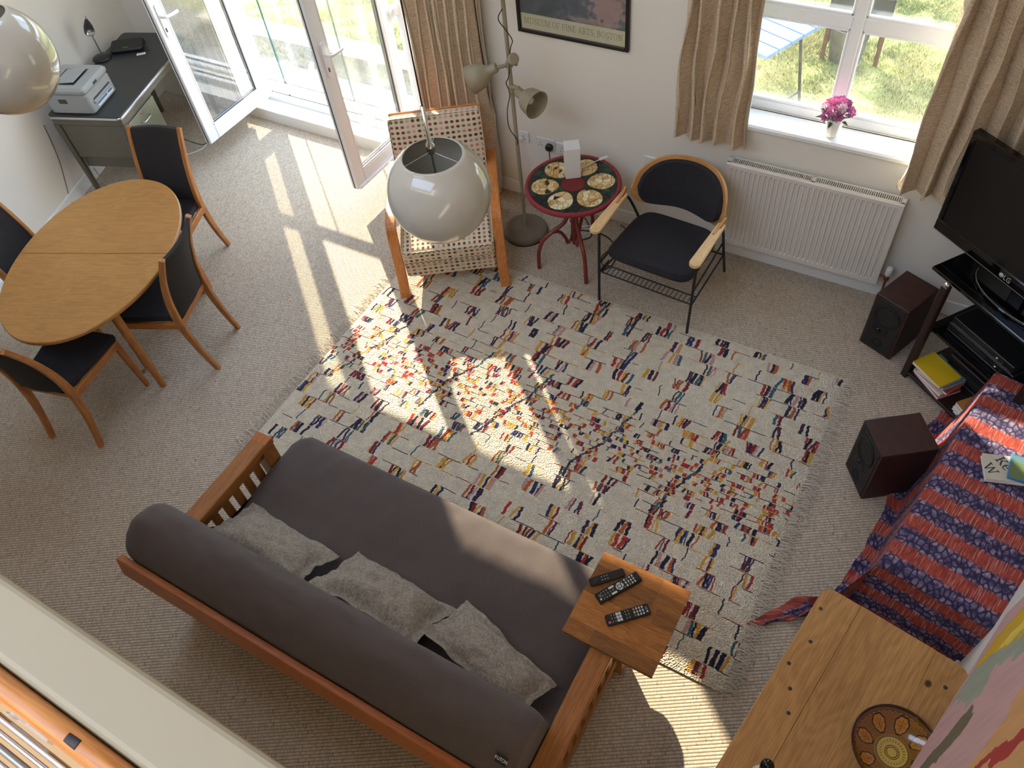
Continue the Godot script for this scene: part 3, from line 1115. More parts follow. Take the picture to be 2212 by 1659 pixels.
# ------------------------------------------------------------------ window over the radiator
func build_window() -> void:
	var zf := -4.27
	var z1 := -4.21
	var xm := -0.58
	var st := ns()
	var y0 := 0.995
	var y1 := 2.25
	box(WIN_X0, WIN_X0 + 0.055, y0, y1, zf, z1, 0.004, st)
	box(WIN_X1 - 0.055, WIN_X1, y0, y1, zf, z1, 0.004, st)
	box(WIN_X0 + 0.055, WIN_X1 - 0.055, y0, y0 + 0.055, zf, z1, 0.004, st)
	box(WIN_X0 + 0.055, WIN_X1 - 0.055, y1 - 0.055, y1, zf, z1, 0.004, st)
	var w := struct_("window_1", st, M.upvc, "white window of four panes above the radiator")
	shape("mullion", box(xm - 0.030, xm + 0.030, y0 + 0.055, y1 - 0.055, zf, z1, 0.006), M.upvc, w)
	shape("transom", box(WIN_X0 + 0.055, xm - 0.030, 1.535, 1.606, zf, z1, 0.006), M.upvc, w)
	shape("transom", box(xm + 0.030, WIN_X1 - 0.055, 1.535, 1.606, zf, z1, 0.006), M.upvc, w)
	for px in [[WIN_X0 + 0.055, xm - 0.030], [xm + 0.030, WIN_X1 - 0.055]]:
		for py in [[y0 + 0.055, 1.535], [1.606, y1 - 0.055]]:
			var p := shape("pane", box(px[0], px[1], py[0], py[1], zf + 0.020, zf + 0.024, 0.0), M.glass, w)
			var b := ns()
			box(px[0], px[1], py[0], py[0] + 0.016, z1 - 0.022, z1 - 0.002, 0.004, b)
			box(px[0], px[1], py[1] - 0.012, py[1], z1 - 0.022, z1 - 0.002, 0.004, b)
			box(px[0], px[0] + 0.014, py[0], py[1], z1 - 0.022, z1 - 0.002, 0.004, b)
			box(px[1] - 0.014, px[1], py[0], py[1], z1 - 0.022, z1 - 0.002, 0.004, b)
			shape("bead", b, M.upvc, p)
	st = ns()
	box(WIN_X0 - 0.05, WIN_X1 + 0.05, 0.955, 0.994, -4.05 - 0.16, -4.022, 0.010, st)
	box(WIN_X0, WIN_X1, 0.955, 0.994, -4.30, -4.19, 0.002, st)
	struct_("trim_3", st, M.trim_paint, "white painted window sill with a rounded front edge")
	# vase of dried flowers
	var v := thing("flower_vase", "faceted white vase of pink flowers on the window sill", "vase", Vector3(-0.556, 0.994, -4.100))
	st = ns()
	lathe(st, [Vector2(0, 0), Vector2(0.034, 0), Vector2(0.037, 0.004), Vector2(0.050, 0.112), Vector2(0.049, 0.116), Vector2(0.045, 0.112), Vector2(0.034, 0.02), Vector2(0, 0.02)], 8, Transform3D.IDENTITY, false)
	shape("pot", st, M.pot, v)
	st = ns()
	for i in 9:
		var an := TAU * i / 9.0
		tube(st, smooth_path([Vector3(0, 0.03, 0), Vector3(cos(an) * 0.02, 0.11, sin(an) * 0.02), Vector3(cos(an) * 0.05, 0.17, sin(an) * 0.045)], 4), 0.0022, 5)
	shape("stem", st, M.leaf, v)
	for i in 15:
		var an := i * 2.4
		var rr := 0.075 * sqrt((i + 0.5) / 15.0)
		var c := Vector3(cos(an) * rr, 0.205 - rr * rr * 11.0, sin(an) * rr)
		var fs := ns()
		var n := c - Vector3(0, 0.10, 0)
		for k in 40:
			var th := acos(1.0 - 1.5 * (k + 0.5) / 40.0)
			var ph := k * 2.39996
			var dl := Vector3(sin(th) * cos(ph), cos(th), sin(th) * sin(ph))
			var q := Quaternion(Vector3.UP, n.normalized())
			dl = q * dl
			var s1 := dl.cross(Vector3(0.3, 0.2, 0.9)).normalized()
			var s2 := dl.cross(s1).normalized()
			var ro := c + dl * 0.010
			var tp := c + dl * rng.randf_range(0.022, 0.031)
			var wd := rng.randf_range(0.004, 0.007)
			quad(fs, ro, tp - s1 * wd - s2 * 0.002, tp + dl * 0.003 + s2 * 0.003, tp + s1 * wd - s2 * 0.002)
		shape("blossom", fs, M["petal_%d" % [0, 0, 1, 2, 0, 1][i % 6]], v)
	for i in 12:
		var an := i * 1.9 + 0.4
		var ls := ns()
		var r0 := 0.05 + 0.012 * (i % 3)
		var base := Vector3(cos(an) * 0.03, 0.10 + 0.008 * (i % 4), sin(an) * 0.03)
		var tip := Vector3(cos(an) * (r0 + 0.035), 0.095 + 0.032 * (i % 4), sin(an) * (r0 + 0.035))
		var sd := Vector3(-sin(an), 0.2, cos(an)) * 0.013
		var md := (base + tip) / 2 + Vector3(0, 0.012, 0)
		quad(ls, base, md + sd, tip, md - sd)
		shape("leaf", ls, M.leaf, v)

# ------------------------------------------------------------------ curtains
func curtain(label: String, x0: float, x1: float, y0: float, y1: float, z: float, folds: int, deep: float, flare := 0.0, seed_ := 0) -> void:
	var c := thing("curtain", label, "curtain", Vector3(x0, y0, z))
	var st := ns()
	var n := noise(200 + seed_, 1.0, 1)
	var hgt := y1 - y0
	var f := func(u: float, v: float) -> Vector3:
		var wv := u * folds + 0.28 * n.get_noise_2d(u * 3.0, v * 1.2)
		var s := sin(wv * TAU)
		var zz := deep * (signf(s) * pow(absf(s), 0.7)) + 0.25 * deep * n.get_noise_2d(u * 7.0 + 9.0, v * 2.0)
		var side := deep * 0.35 * sin(wv * TAU * 2.0)
		var spread := 1.0 + flare * (1.0 - v)
		return Vector3(((u - 0.5) * spread + 0.5) * (x1 - x0) + side + 0.012 * n.get_noise_2d(u * 4.0, v * 3.0), v * hgt + (0.010 * sin(wv * TAU + 1.0) if v < 0.01 else 0.0), zz)
	sheet(st, folds * 14, 26, f, Vector2((x1 - x0) * 2.2, hgt))
	shape("face", st, M.curtain_cloth, c)
	var sb := ns()
	sheet(sb, folds * 10, 8, func(u, v): return f.call(u, lerpf(0.01, 1.0, v)) + Vector3(0, 0, -0.022), Vector2((x1 - x0) * 2.2, hgt), true)
	shape("lining", sb, M.curtain_lining, c)
	var hm := ns()
	sheet(hm, folds * 14, 1, func(u, v): return f.call(u, 0.0) + Vector3(0, v * 0.05, 0.003), Vector2((x1 - x0) * 2.2, 0.05))
	shape("hem", hm, M.curtain_cloth, c)

func build_curtains() -> void:
	curtain("long beige curtain hanging behind the spotted armchair", -3.27, -2.74, 0.02, 2.46, -3.945, 7, 0.055, 0.0, 1)
	curtain("long beige curtain by the desk, seen through the open door leaf", -5.90, -5.30, 0.11, 2.46, -3.99, 6, 0.03, 0.0, 2)
	curtain("short beige curtain at the window side nearer the picture", -1.40, -1.02, 0.875, 2.40, -3.965, 5, 0.05, 0.10, 3)
	curtain("short beige curtain at the window side nearer the television", -0.11, 0.36, 0.875, 2.40, -3.93, 5, 0.055, 0.12, 4)
	for r in [[-6.0, -2.65, 2.50, "curtain pole above the glazed doors"], [-1.5, 0.46, 2.44, "curtain pole above the window"]]:
		var st := ns()
		tube(st, [Vector3(r[0], r[2], -3.96), Vector3(r[1], r[2], -3.96)], 0.013, 10)
		for x in [r[0] + 0.1, r[1] - 0.1]:
			tube(st, [Vector3(x, r[2], -3.96), Vector3(x, r[2], -4.05)], 0.008, 8)
		solo("curtain_pole", st, M.steel, r[3], "curtain pole")

# ------------------------------------------------------------------ rug
func build_rug() -> void:
	var x0 := -2.975
	var x1 := -0.030
	var z0 := -3.288
	var z1 := -1.276
	var rg := thing("rug", "large cream wool rug with broken coloured stripes and fringed ends", "rug", Vector3(x0, 0, z0))
	var st := ns()
	var L := x1 - x0
	var D := z1 - z0
	var n := noise(301, 1.2, 2)
	sheet(st, 90, 60, func(u, v):
		var e: float = min(min(u, 1.0 - u) * L, min(v, 1.0 - v) * D)
		return Vector3(u * L + 0.006 * n.get_noise_2d(v * 5.0, 3.0) * (1 if u < 0.02 or u > 0.98 else 0), 0.018 * sqrt(clampf(e / 0.02, 0.25, 1.0)) + 0.0015 * n.get_noise_2d(u * 20.0, v * 14.0), v * D), Vector2.ONE, true)
	shape("pile", st, M.rug_pile, rg)
	st = ns()
	box(0.002, L - 0.002, 0.0, 0.009, 0.002, D - 0.002, 0.002, st)
	shape("backing", st, M.rug_edge, rg)
	# fringe strands at both short ends
	for e in 2:
		var fs := ns()
		fs.set_smooth_group(1)
		var cnt := 330
		for i in cnt:
			var zz := (i + 0.5) / cnt * D + rng.randf_range(-0.004, 0.004)
			var s := -1.0 if e == 0 else 1.0
			var x := 0.0 if e == 0 else L
			var len := rng.randf_range(0.05, 0.10)
			var bend := rng.randf_range(-0.04, 0.04)
			var lift := rng.randf_range(0.003, 0.016)
			var pts := [Vector3(x - s * 0.004, 0.008, zz), Vector3(x + s * len * 0.35, 0.006 + lift, zz + bend * 0.2), Vector3(x + s * len * 0.7, 0.004 + lift * 0.6, zz + bend * 0.6), Vector3(x + s * len, 0.003, zz + bend + rng.randf_range(-0.014, 0.014))]
			sweep(fs, pts, circ(0.0017, 4), Vector3.UP, [], 1, false)
		var o := shape("fringe", fs, M.fringe, rg)
		o.set_meta("kind", "stuff")

# ------------------------------------------------------------------ sofa bed
func build_sofa() -> void:
	var s := thing("sofa_bed", "wooden slat-armed sofa bed with a dark brown folded futon", "sofa", Vector3(0, 0, 0))
	var xl0 := -2.525
	var xl1 := -2.430
	var xr0 := -0.545
	var xr1 := -0.452
	var zf := -1.225
	var zb := -0.34
	for e in 2:
		var a0 := xl0 if e == 0 else xr0
		var a1 := xl1 if e == 0 else xr1
		var xc := (a0 + a1) / 2
		var st := ns()
		bx(st, Transform3D(Basis(Vector3.UP, PI / 2), Vector3(xc, 0.56, (zf + zb) / 2)), Vector3(zb - zf, 0.04, a1 - a0), 0.005)
		shape("arm_rail", st, M.sofa_wood, s)
		st = ns()
		bx(st, Transform3D(Basis(Vector3.UP, PI / 2), Vector3(xc, 0.505, (zf + zb) / 2)), Vector3(zb - zf - 0.16, 0.07, 0.032), 0.003)
		shape("upper_rail", st, M.sofa_wood, s)
		st = ns()
		bx(st, Transform3D(Basis(Vector3.UP, PI / 2), Vector3(xc, 0.15, (zf + zb) / 2)), Vector3(zb - zf - 0.10, 0.08, 0.032), 0.003)
		shape("lower_rail", st, M.sofa_wood, s)
		for z in [zf + 0.045, zb - 0.12]:
			shape("leg", box(a0 + 0.006, a1 - 0.006, 0.0, 0.54, z - 0.04, z + 0.04, 0.004), M.sofa_wood, s)
		for i in 9:
			var z := zf + 0.135 + i * 0.078
			shape("slat", box(xc - 0.009, xc + 0.009, 0.19, 0.47, z - 0.022, z + 0.022, 0.002), M.sofa_wood, s)
		# finger joint at the front end of the arm
		st = ns()
		for i in 3:
			bx(st, at(a0 + (a1 - a0) * (i + 0.5) / 3.0, 0.5795, zf + 0.03 + 0.006 * (i % 2)), Vector3((a1 - a0) / 3.0 - 0.001, 0.0022, 0.05), 0.0005)
		shape("end_grain", st, M.sofa_rail_wood, s)
	# back board and seat boards
	var bl := ns()
	bx(bl, rot(-1.49, 0.672, -0.352, Vector3(-12, 0, 0)), Vector3(2.07, 0.115, 0.034), 0.004)
	shape("back_board", bl, M.sofa_rail_wood, s)
	for i in 8:
		var x := -2.30 + i * 0.235
		var sl := ns()
		sweep(sl, [Vector3(x, 0.22, -0.52), Vector3(x, 0.64, -0.385)], rrect(0.06, 0.02, 0.003, 1), Vector3.RIGHT)
		shape("back_slat", sl, M.sofa_wood, s)
	shape("front_board", box(xl1, xr0, 0.19, 0.27, -1.16, -1.13, 0.003), M.sofa_wood, s)
	shape("rear_board", box(xl1, xr0, 0.19, 0.27, -0.56, -0.53, 0.003), M.sofa_wood, s)
	for i in 9:
		shape("seat_slat", box(xl1 + 0.06 + i * 0.215, xl1 + 0.12 + i * 0.215, 0.25, 0.272, -1.13, -0.55, 0.002), M.sofa_wood, s)
	# futon: one thick pad folded into a seat and a back roll
	var n := noise(311, 1.0, 3)
	var w0 := xl1 + 0.006
	var w1 := xr0 - 0.006
	# cross-section (z, y) from the front underside over the seat, up and over the back
	var sec := [Vector2(-1.30, 0.275), Vector2(-1.375, 0.29), Vector2(-1.405, 0.34), Vector2(-1.395, 0.395), Vector2(-1.35, 0.428), Vector2(-1.26, 0.438), Vector2(-1.12, 0.430), Vector2(-0.98, 0.416), Vector2(-0.86, 0.408), Vector2(-0.78, 0.41), Vector2(-0.725, 0.43), Vector2(-0.695, 0.49), Vector2(-0.675, 0.60), Vector2(-0.665, 0.70), Vector2(-0.645, 0.785), Vector2(-0.60, 0.838), Vector2(-0.54, 0.856), Vector2(-0.475, 0.845), Vector2(-0.42, 0.80), Vector2(-0.39, 0.74), Vector2(-0.385, 0.67), Vector2(-0.41, 0.60), Vector2(-0.45, 0.45), Vector2(-0.50, 0.30), Vector2(-0.60, 0.275)]
	var cs := []
	for q in sec:
		cs.append(Vector3(0, q.y, q.x))
	cs = smooth_path(cs, 3)
	var m := cs.size()
	var fut := func(u: float, v: float) -> Vector3:
		var k: int = mini(int(v * (m - 1) + 0.5), m - 1)
		var p: Vector3 = cs[k]
		var back := smoothstep(-0.74, -0.66, p.z)
		var e0: float = lerpf(w0, -2.522, back * smoothstep(0.58, 0.64, p.y))
		var e1: float = lerpf(w1, -0.548, back * smoothstep(0.58, 0.64, p.y))
		var x: float = lerpf(e0, e1, u)
		# ends round off
		var ed: float = min(x - e0, e1 - x)
		var rnd := 1.0 - sqrt(clampf(ed / 0.05, 0.0, 1.0))
		var core := Vector3(x, 0.35, -1.0) if p.z < -0.72 else Vector3(x, 0.66, -0.53)
		var q := Vector3(x, p.y, p.z)
		q = q.lerp(core, rnd * 0.16)
		var wob := 0.012 * n.get_noise_2d(x * 2.6, v * 9.0) + 0.006 * n.get_noise_2d(x * 7.0, v * 22.0)
		# creases running along the seat, and short pulls across them
		if p.z > -1.2 and p.z < -0.74:
			wob -= 0.012 * exp(-pow((p.z + 0.98 + 0.03 * sin(x * 3.0)) / 0.018, 2.0)) + 0.010 * exp(-pow((p.z + 0.86 + 0.025 * sin(x * 2.0 + 1.0)) / 0.02, 2.0))
			wob -= 0.005 * maxf(0.0, sin(x * 17.0 + 2.0 * sin(p.z * 9.0))) * smoothstep(-1.15, -0.95, p.z)
		q.y += wob if p.y > 0.4 else 0.0
		return q
	var st := ns()
	sheet(st, 110, m - 1, fut, Vector2(1.9, 2.1), true)
	for e in [0.0, 1.0]:
		# end caps, one for seat and one for back
		for part in [[0, int(m * 0.42)], [int(m * 0.42), m - 1]]:
			var cen := Vector3.ZERO
			var pts := []
			for k in range(part[0], part[1] + 1):
				pts.append(fut.call(e, float(k) / (m - 1)))
			for q in pts:
				cen += q / pts.size()
			cen.x = (-2.520 if part[0] > 0 else w0) if e == 0.0 else (-0.55 if part[0] > 0 else w1)
			for k in pts.size():
				var a: Vector3 = pts[k]
				var b: Vector3 = pts[(k + 1) % pts.size()]
				if e == 0.0:
					tri(st, cen, b, a, Vector2(cen.z, cen.y), Vector2(b.z, b.y), Vector2(a.z, a.y))
				else:
					tri(st, cen, a, b, Vector2(cen.z, cen.y), Vector2(a.z, a.y), Vector2(b.z, b.y))
	var fo := shape("futon", st, M.futon_cloth, s)
	# woven tag with its printed word on the end of the roll
	st = ns()
	bx(st, rot(-0.600, 0.822, -0.437, Vector3(40, 0, 0)), Vector3(0.045, 0.003, 0.034), 0.0006)
	var tg := shape("tag", st, M.charcoal_cloth, fo)
	var t := letters("FUTON", 0.016, 0.0008, "Droid Sans")
	var to := shape("print", t, M.paper, tg)
	to.transform = rot(-0.600, 0.8245, -0.4355, Vector3(-50, 0, 0))
	to.rotation_degrees = Vector3(-50, 0, 0)
	# three scatter cushions
	cushion("long grey linen cushion by the slatted arm, first from the left arm", Vector3(-2.09, 0.500, -0.785), Vector3(-22, -6, 5), 0.60, 0.28, 0.12, 1)
	cushion("plump grey linen cushion in the middle, slumped with a wavy front seam", Vector3(-1.455, 0.520, -0.81), Vector3(-34, -4, 2), 0.58, 0.33, 0.17, 2)
	cushion("flat grey linen cushion nearest the tray table", Vector3(-0.905, 0.505, -0.80), Vector3(-20, -14, -2), 0.54, 0.26, 0.11, 3)
	tray_table()

func cushion(label: String, pos: Vector3, turn: Vector3, w: float, h: float, t: float, seed_: int) -> void:
	var c := thing("cushion", label, "cushion", pos, 0.0, "grey linen cushions on the sofa")
	c.rotation_degrees = turn
	var n := noise(330 + seed_, 1.0, 2)
	var f := func(u: float, v: float, sg: float) -> Vector3:
		var x := (u - 0.5) * 2.0
		var y := (v - 0.5) * 2.0
		# body is inside a flat flange
		var bx_ := clampf(absf(x) / 0.86, 0.0, 1.0)
		var by_ := clampf(absf(y) / 0.80, 0.0, 1.0)
		var th := t * 0.5 * pow(1.0 - pow(bx_, 3.0), 0.6) * pow(1.0 - pow(by_, 2.6), 0.6)
		var pinch := 1.0 - 0.07 * (1.0 - absf(y)) * x * x
		var pinch2 := 1.0 - 0.10 * (1.0 - absf(x)) * y * y
		var wav := 0.010 * n.get_noise_2d(x * 2.2, y * 2.0) + 0.018 * n.get_noise_2d(x * 1.6 + 7.0, signf(y) * 3.0) * smoothstep(0.75, 1.0, absf(y)) + 0.016 * n.get_noise_2d(signf(x) * 5.0, y * 2.0) * smoothstep(0.8, 1.0, absf(x))
		th *= 1.0 + 0.22 * n.get_noise_2d(x * 2.5 + 3.0, y * 2.0)
		return Vector3(x * w * 0.5 * pinch, sg * (th + 0.0022) + wav, y * h * 0.5 * pinch2)
	var st := ns()
	sheet(st, 44, 26, func(u, v): return f.call(u, v, 1.0), Vector2(w, h), true)
	sheet(st, 44, 26, func(u, v): return f.call(u, v, -1.0), Vector2(w, h), false)
	# closing edge
	for i in 44:
		for e in [0.0, 1.0]:
			var a: Vector3 = f.call(i / 44.0, e, 1.0)
			var b: Vector3 = f.call((i + 1) / 44.0, e, 1.0)
			var d := Vector3(0, -0.0044, 0)
			if e == 1.0:
				quad(st, a + d, b + d, b, a)
			else:
				quad(st, b + d, a + d, a, b)
	for i in 26:
		for e in [0.0, 1.0]:
			var a: Vector3 = f.call(e, i / 26.0, 1.0)
			var b: Vector3 = f.call(e, (i + 1) / 26.0, 1.0)
			var d := Vector3(0, -0.0044, 0)
			if e == 0.0:
				quad(st, a + d, b + d, b, a)
			else:
				quad(st, b + d, a + d, a, b)
	shape("cover", st, M.cushion_linen, c)
	st = ns()
	for sy in [-1.0, 1.0]:
		var pts := []
		for i in 25:
			pts.append(f.call(0.07 + 0.86 * i / 24.0, 0.5 + sy * 0.40, 1.0) + Vector3(0, 0.001, 0))
		sweep(st, pts, circ(0.0016, 4), Vector3.UP, [], 1, false)
	shape("seam", st, M.cushion_linen, c)

func tray_table() -> void:
	# square tray of laminated staves over the right arm
	var y0 := 0.582
	var y1 := 0.604
	var o := thing("tray_table", "square laminated wood tray table sitting on the right sofa arm", "tray table", Vector3(-0.473, 0, -1.205), -0.5)
	var S := 0.395
	var rows := 6
	for r in rows:
		var z0 := -S / 2 + S * r / rows
		var cuts := [-S / 2]
		var x := -S / 2 + rng.randf_range(0.10, 0.30)
		while x < S / 2 - 0.06:
			cuts.append(x)
			x += rng.randf_range(0.16, 0.3)
		cuts.append(S / 2)
		for k in cuts.size() - 1:
			var st := ns()
			box(cuts[k], cuts[k + 1], y0, y1, z0, z0 + S / rows, 0.0004, st)
			shape("stave", st, M["tray_wood_%d" % ((r * 3 + k * 2 + r / 2) % 4)], o)
	for e in [-1.0, 1.0]:
		shape("runner", box(e * 0.075 - 0.012 + 0.0, e * 0.075 + 0.012, 0.50, y0, -0.16, 0.15, 0.003), M.sofa_wood, o)
	# remotes
	remote("slim plain black remote control at the far edge of the tray", Vector3(-0.607, y1, -1.297), 0.155, 0.038, 0.013, 46.0, 0)
	remote("long black remote control with a round pad, in the middle of the tray", Vector3(-0.545, y1, -1.277), 0.205, 0.047, 0.016, 58.0, 1)
	remote("black remote control with a red button, nearest the sofa arm", Vector3(-0.462, y1, -1.187), 0.185, 0.047, 0.016, 44.0, 2)

func remote(label: String, pos: Vector3, L: float, w: float, t: float, turn: float, kind: int) -> void:
	var o := thing("remote_control", label, "remote control", pos, turn, "remote controls on the tray table")
	var st := ns()
	slab(st, rrect(L, w, [0.008, 0.003, 0.008][kind], 4), 0.0, t, 0.003)
	shape("body", st, M.black_plastic, o)
	if kind == 0:
		var ring := ns()
		lathe(ring, [Vector2(0.015, t), Vector2(0.015, t + 0.0012), Vector2(0.013, t + 0.0016), Vector2(0.009, t + 0.0012), Vector2(0.009, t)], 24, at(-0.052, 0, 0))
		shape("pad_ring", ring, M.black_gloss, o)
		for i in 6:
			var b := ns()
			lathe(b, [Vector2(0.0022, t), Vector2(0.0022, t + 0.001), Vector2(0, t + 0.0012)], 8, at(-0.022 + (i % 3) * 0.012, 0, -0.007 + (i / 3) * 0.014))
			shape("button", b, M.button_grey, o)
		return
	var cols := 13 if kind == 1 else 12
	for i in cols:
		if kind == 1 and (i >= 5 and i <= 7) or kind == 2 and i in [4, 7]:
			continue
		var x := -L / 2 + 0.026 + i * (L - 0.042) / cols
		for j in 3:
			var z := -0.0135 + j * 0.0135
			var bm: Material = M.button_grey
			if kind == 1 and i == 10:
				bm = [M.printer_blue, M.magazine_yellow, M.green_light][j]
			if kind == 2 and i == 8:
				bm = [M.button_red, M.magazine_yellow, M.printer_blue][j]
			if kind == 2 and (i == 3 or i == 2):
				shape("button", box(x - 0.005, x + 0.005, t, t + 0.0016, z - 0.0055, z + 0.0055, 0.0006), bm, o)
			elif i > cols - 5 or kind == 2 and i > 6:
				shape("button", box(x - 0.0032, x + 0.0032, t, t + 0.0016, z - 0.0045, z + 0.0045, 0.0006), bm, o)
			else:
				shape("button", box(x - 0.0012, x + 0.0012, t, t + 0.0014, z - 0.003, z + 0.003, 0.0004), bm, o)
	if kind == 1:
		var cx := 0.006
		for q in 4:
			var poly := PackedVector2Array()
			var a0 := PI / 2 * q + 0.12 + PI / 4
			for i in 7:
				var a := a0 + (PI / 2 - 0.24) * i / 6.0
				poly.append(Vector2(cos(a), sin(a)) * 0.0165)
			for i in 7:
				var a := a0 + (PI / 2 - 0.24) * (6 - i) / 6.0
				poly.append(Vector2(cos(a), sin(a)) * 0.0105)
			var b := ns()
			slab(b, poly, t, t + 0.0018, 0.0, at(cx, 0, 0))
			shape("pad_key", b, M.button_grey, o)
		var b2 := ns()
		lathe(b2, [Vector2(0.007, t), Vector2(0.007, t + 0.0018), Vector2(0, t + 0.002)], 16, at(cx, 0, 0))
		shape("button", b2, M.button_grey, o)
		for z in [-0.014, 0.014]:
			var b3 := ns()
			slab(b3, rrect(0.026, 0.0085, 0.0042, 4), t, t + 0.0018, 0.0004, at(cx - 0.034, 0, z))
			shape("rocker", b3, M.button_grey, o)
	else:
		var b2 := ns()
		lathe(b2, [Vector2(0.0052, t), Vector2(0.0052, t + 0.002), Vector2(0, t + 0.0024)], 14, at(-L / 2 + 0.012, 0, 0.013))
		shape("power_button", b2, M.button_red, o)
	var lg := shape("logo", letters("LG", 0.012, 0.0006, "Droid Sans"), M.button_grey, o)
	lg.transform = Transform3D(Basis.from_euler(Vector3(-PI / 2, PI / 2 * (1 if kind == 1 else -1), 0)), Vector3(-L / 2 + 0.016 if kind == 1 else L / 2 - 0.012, t + 0.0006, -0.004))
	var rd := ns()
	lathe(rd, [Vector2(0.0042, t), Vector2(0.0042, t + 0.0009), Vector2(0, t + 0.0009)], 14, at(-L / 2 + 0.012 if kind == 1 else L / 2 - 0.012, 0, 0.010))
	shape("logo_disc", rd, M.button_grey, o)

# ------------------------------------------------------------------ dining table and chairs
func build_dining() -> void:
	var tb := thing("dining_table", "oval oak dining table with a seam across its middle", "table", Vector3(-4.24, 0, -1.73), 0.0)
	# local x runs along the long axis
	tb.rotation.y = -atan2(0.915, 0.403)
	for half in 2:
		var poly := PackedVector2Array()
		for i in 41:
			var a := -PI / 2 + PI * i / 40.0 + PI * half
			var ex := cos(a)
			var ez := sin(a)
			var p := Vector2(signf(ex) * pow(absf(ex), 0.96) * 0.722, ez * 0.494)
			poly.append(p)
		# a hair of seam between the halves
		for i in poly.size():
			poly[i].x += 0.0003 * (1 if half == 0 else -1)
		var st := ns()
		slab(st, poly, 0.702, 0.728, 0.005, Transform3D.IDENTITY, PI / 2)
		shape("top_half", st, M.oak_top, tb)
	for e in [-1.0, 1.0]:
		var st := ns()
		bx(st, at(0, 0.66, e * 0.27), Vector3(0.86, 0.075, 0.024), 0.003)
		shape("apron", st, M.chair_wood, tb)
		st = ns()
		bx(st, Transform3D(Basis(Vector3.UP, PI / 2), Vector3(e * 0.42, 0.66, 0)), Vector3(0.54, 0.075, 0.024), 0.003)
		shape("apron", st, M.chair_wood, tb)
		for s in [-1.0, 1.0]:
			st = ns()
			sweep(st, [Vector3(e * 0.44, 0.0, s * 0.295), Vector3(e * 0.435, 0.35, s * 0.29), Vector3(e * 0.43, 0.702, s * 0.285)], rrect(0.046, 0.046, 0.016, 3), Vector3.RIGHT, [0.8, 1.0, 1.1])
			shape("leg", st, M.chair_wood, tb)
	var c := dining_chair()
	var spots := [
		[Vector3(-3.88, 0, -1.78), -68.8, "oak dining chair with charcoal back, drawn up at the carpet side of the table"],
		[Vector3(-4.04, 0, -1.145), -165.5, "oak dining chair at the sofa end of the table, front seat corner showing"],
		[Vector3(-4.42, 0, -2.342), 18.6, "oak dining chair at the desk end of the table, tall black back facing the room"],
		[Vector3(-4.70, 0, -1.66), 111.2, "oak dining chair between table and wall, only one back post showing"],
	]
	for i in 4:
		var o: Node3D = c
		if i > 0:
			o = c.duplicate()
			o.name = numbered("dining_chair")
			add_child(o)
		o.position = spots[i][0]
		o.rotation_degrees.y = spots[i][1]
		o.set_meta("label", spots[i][2])

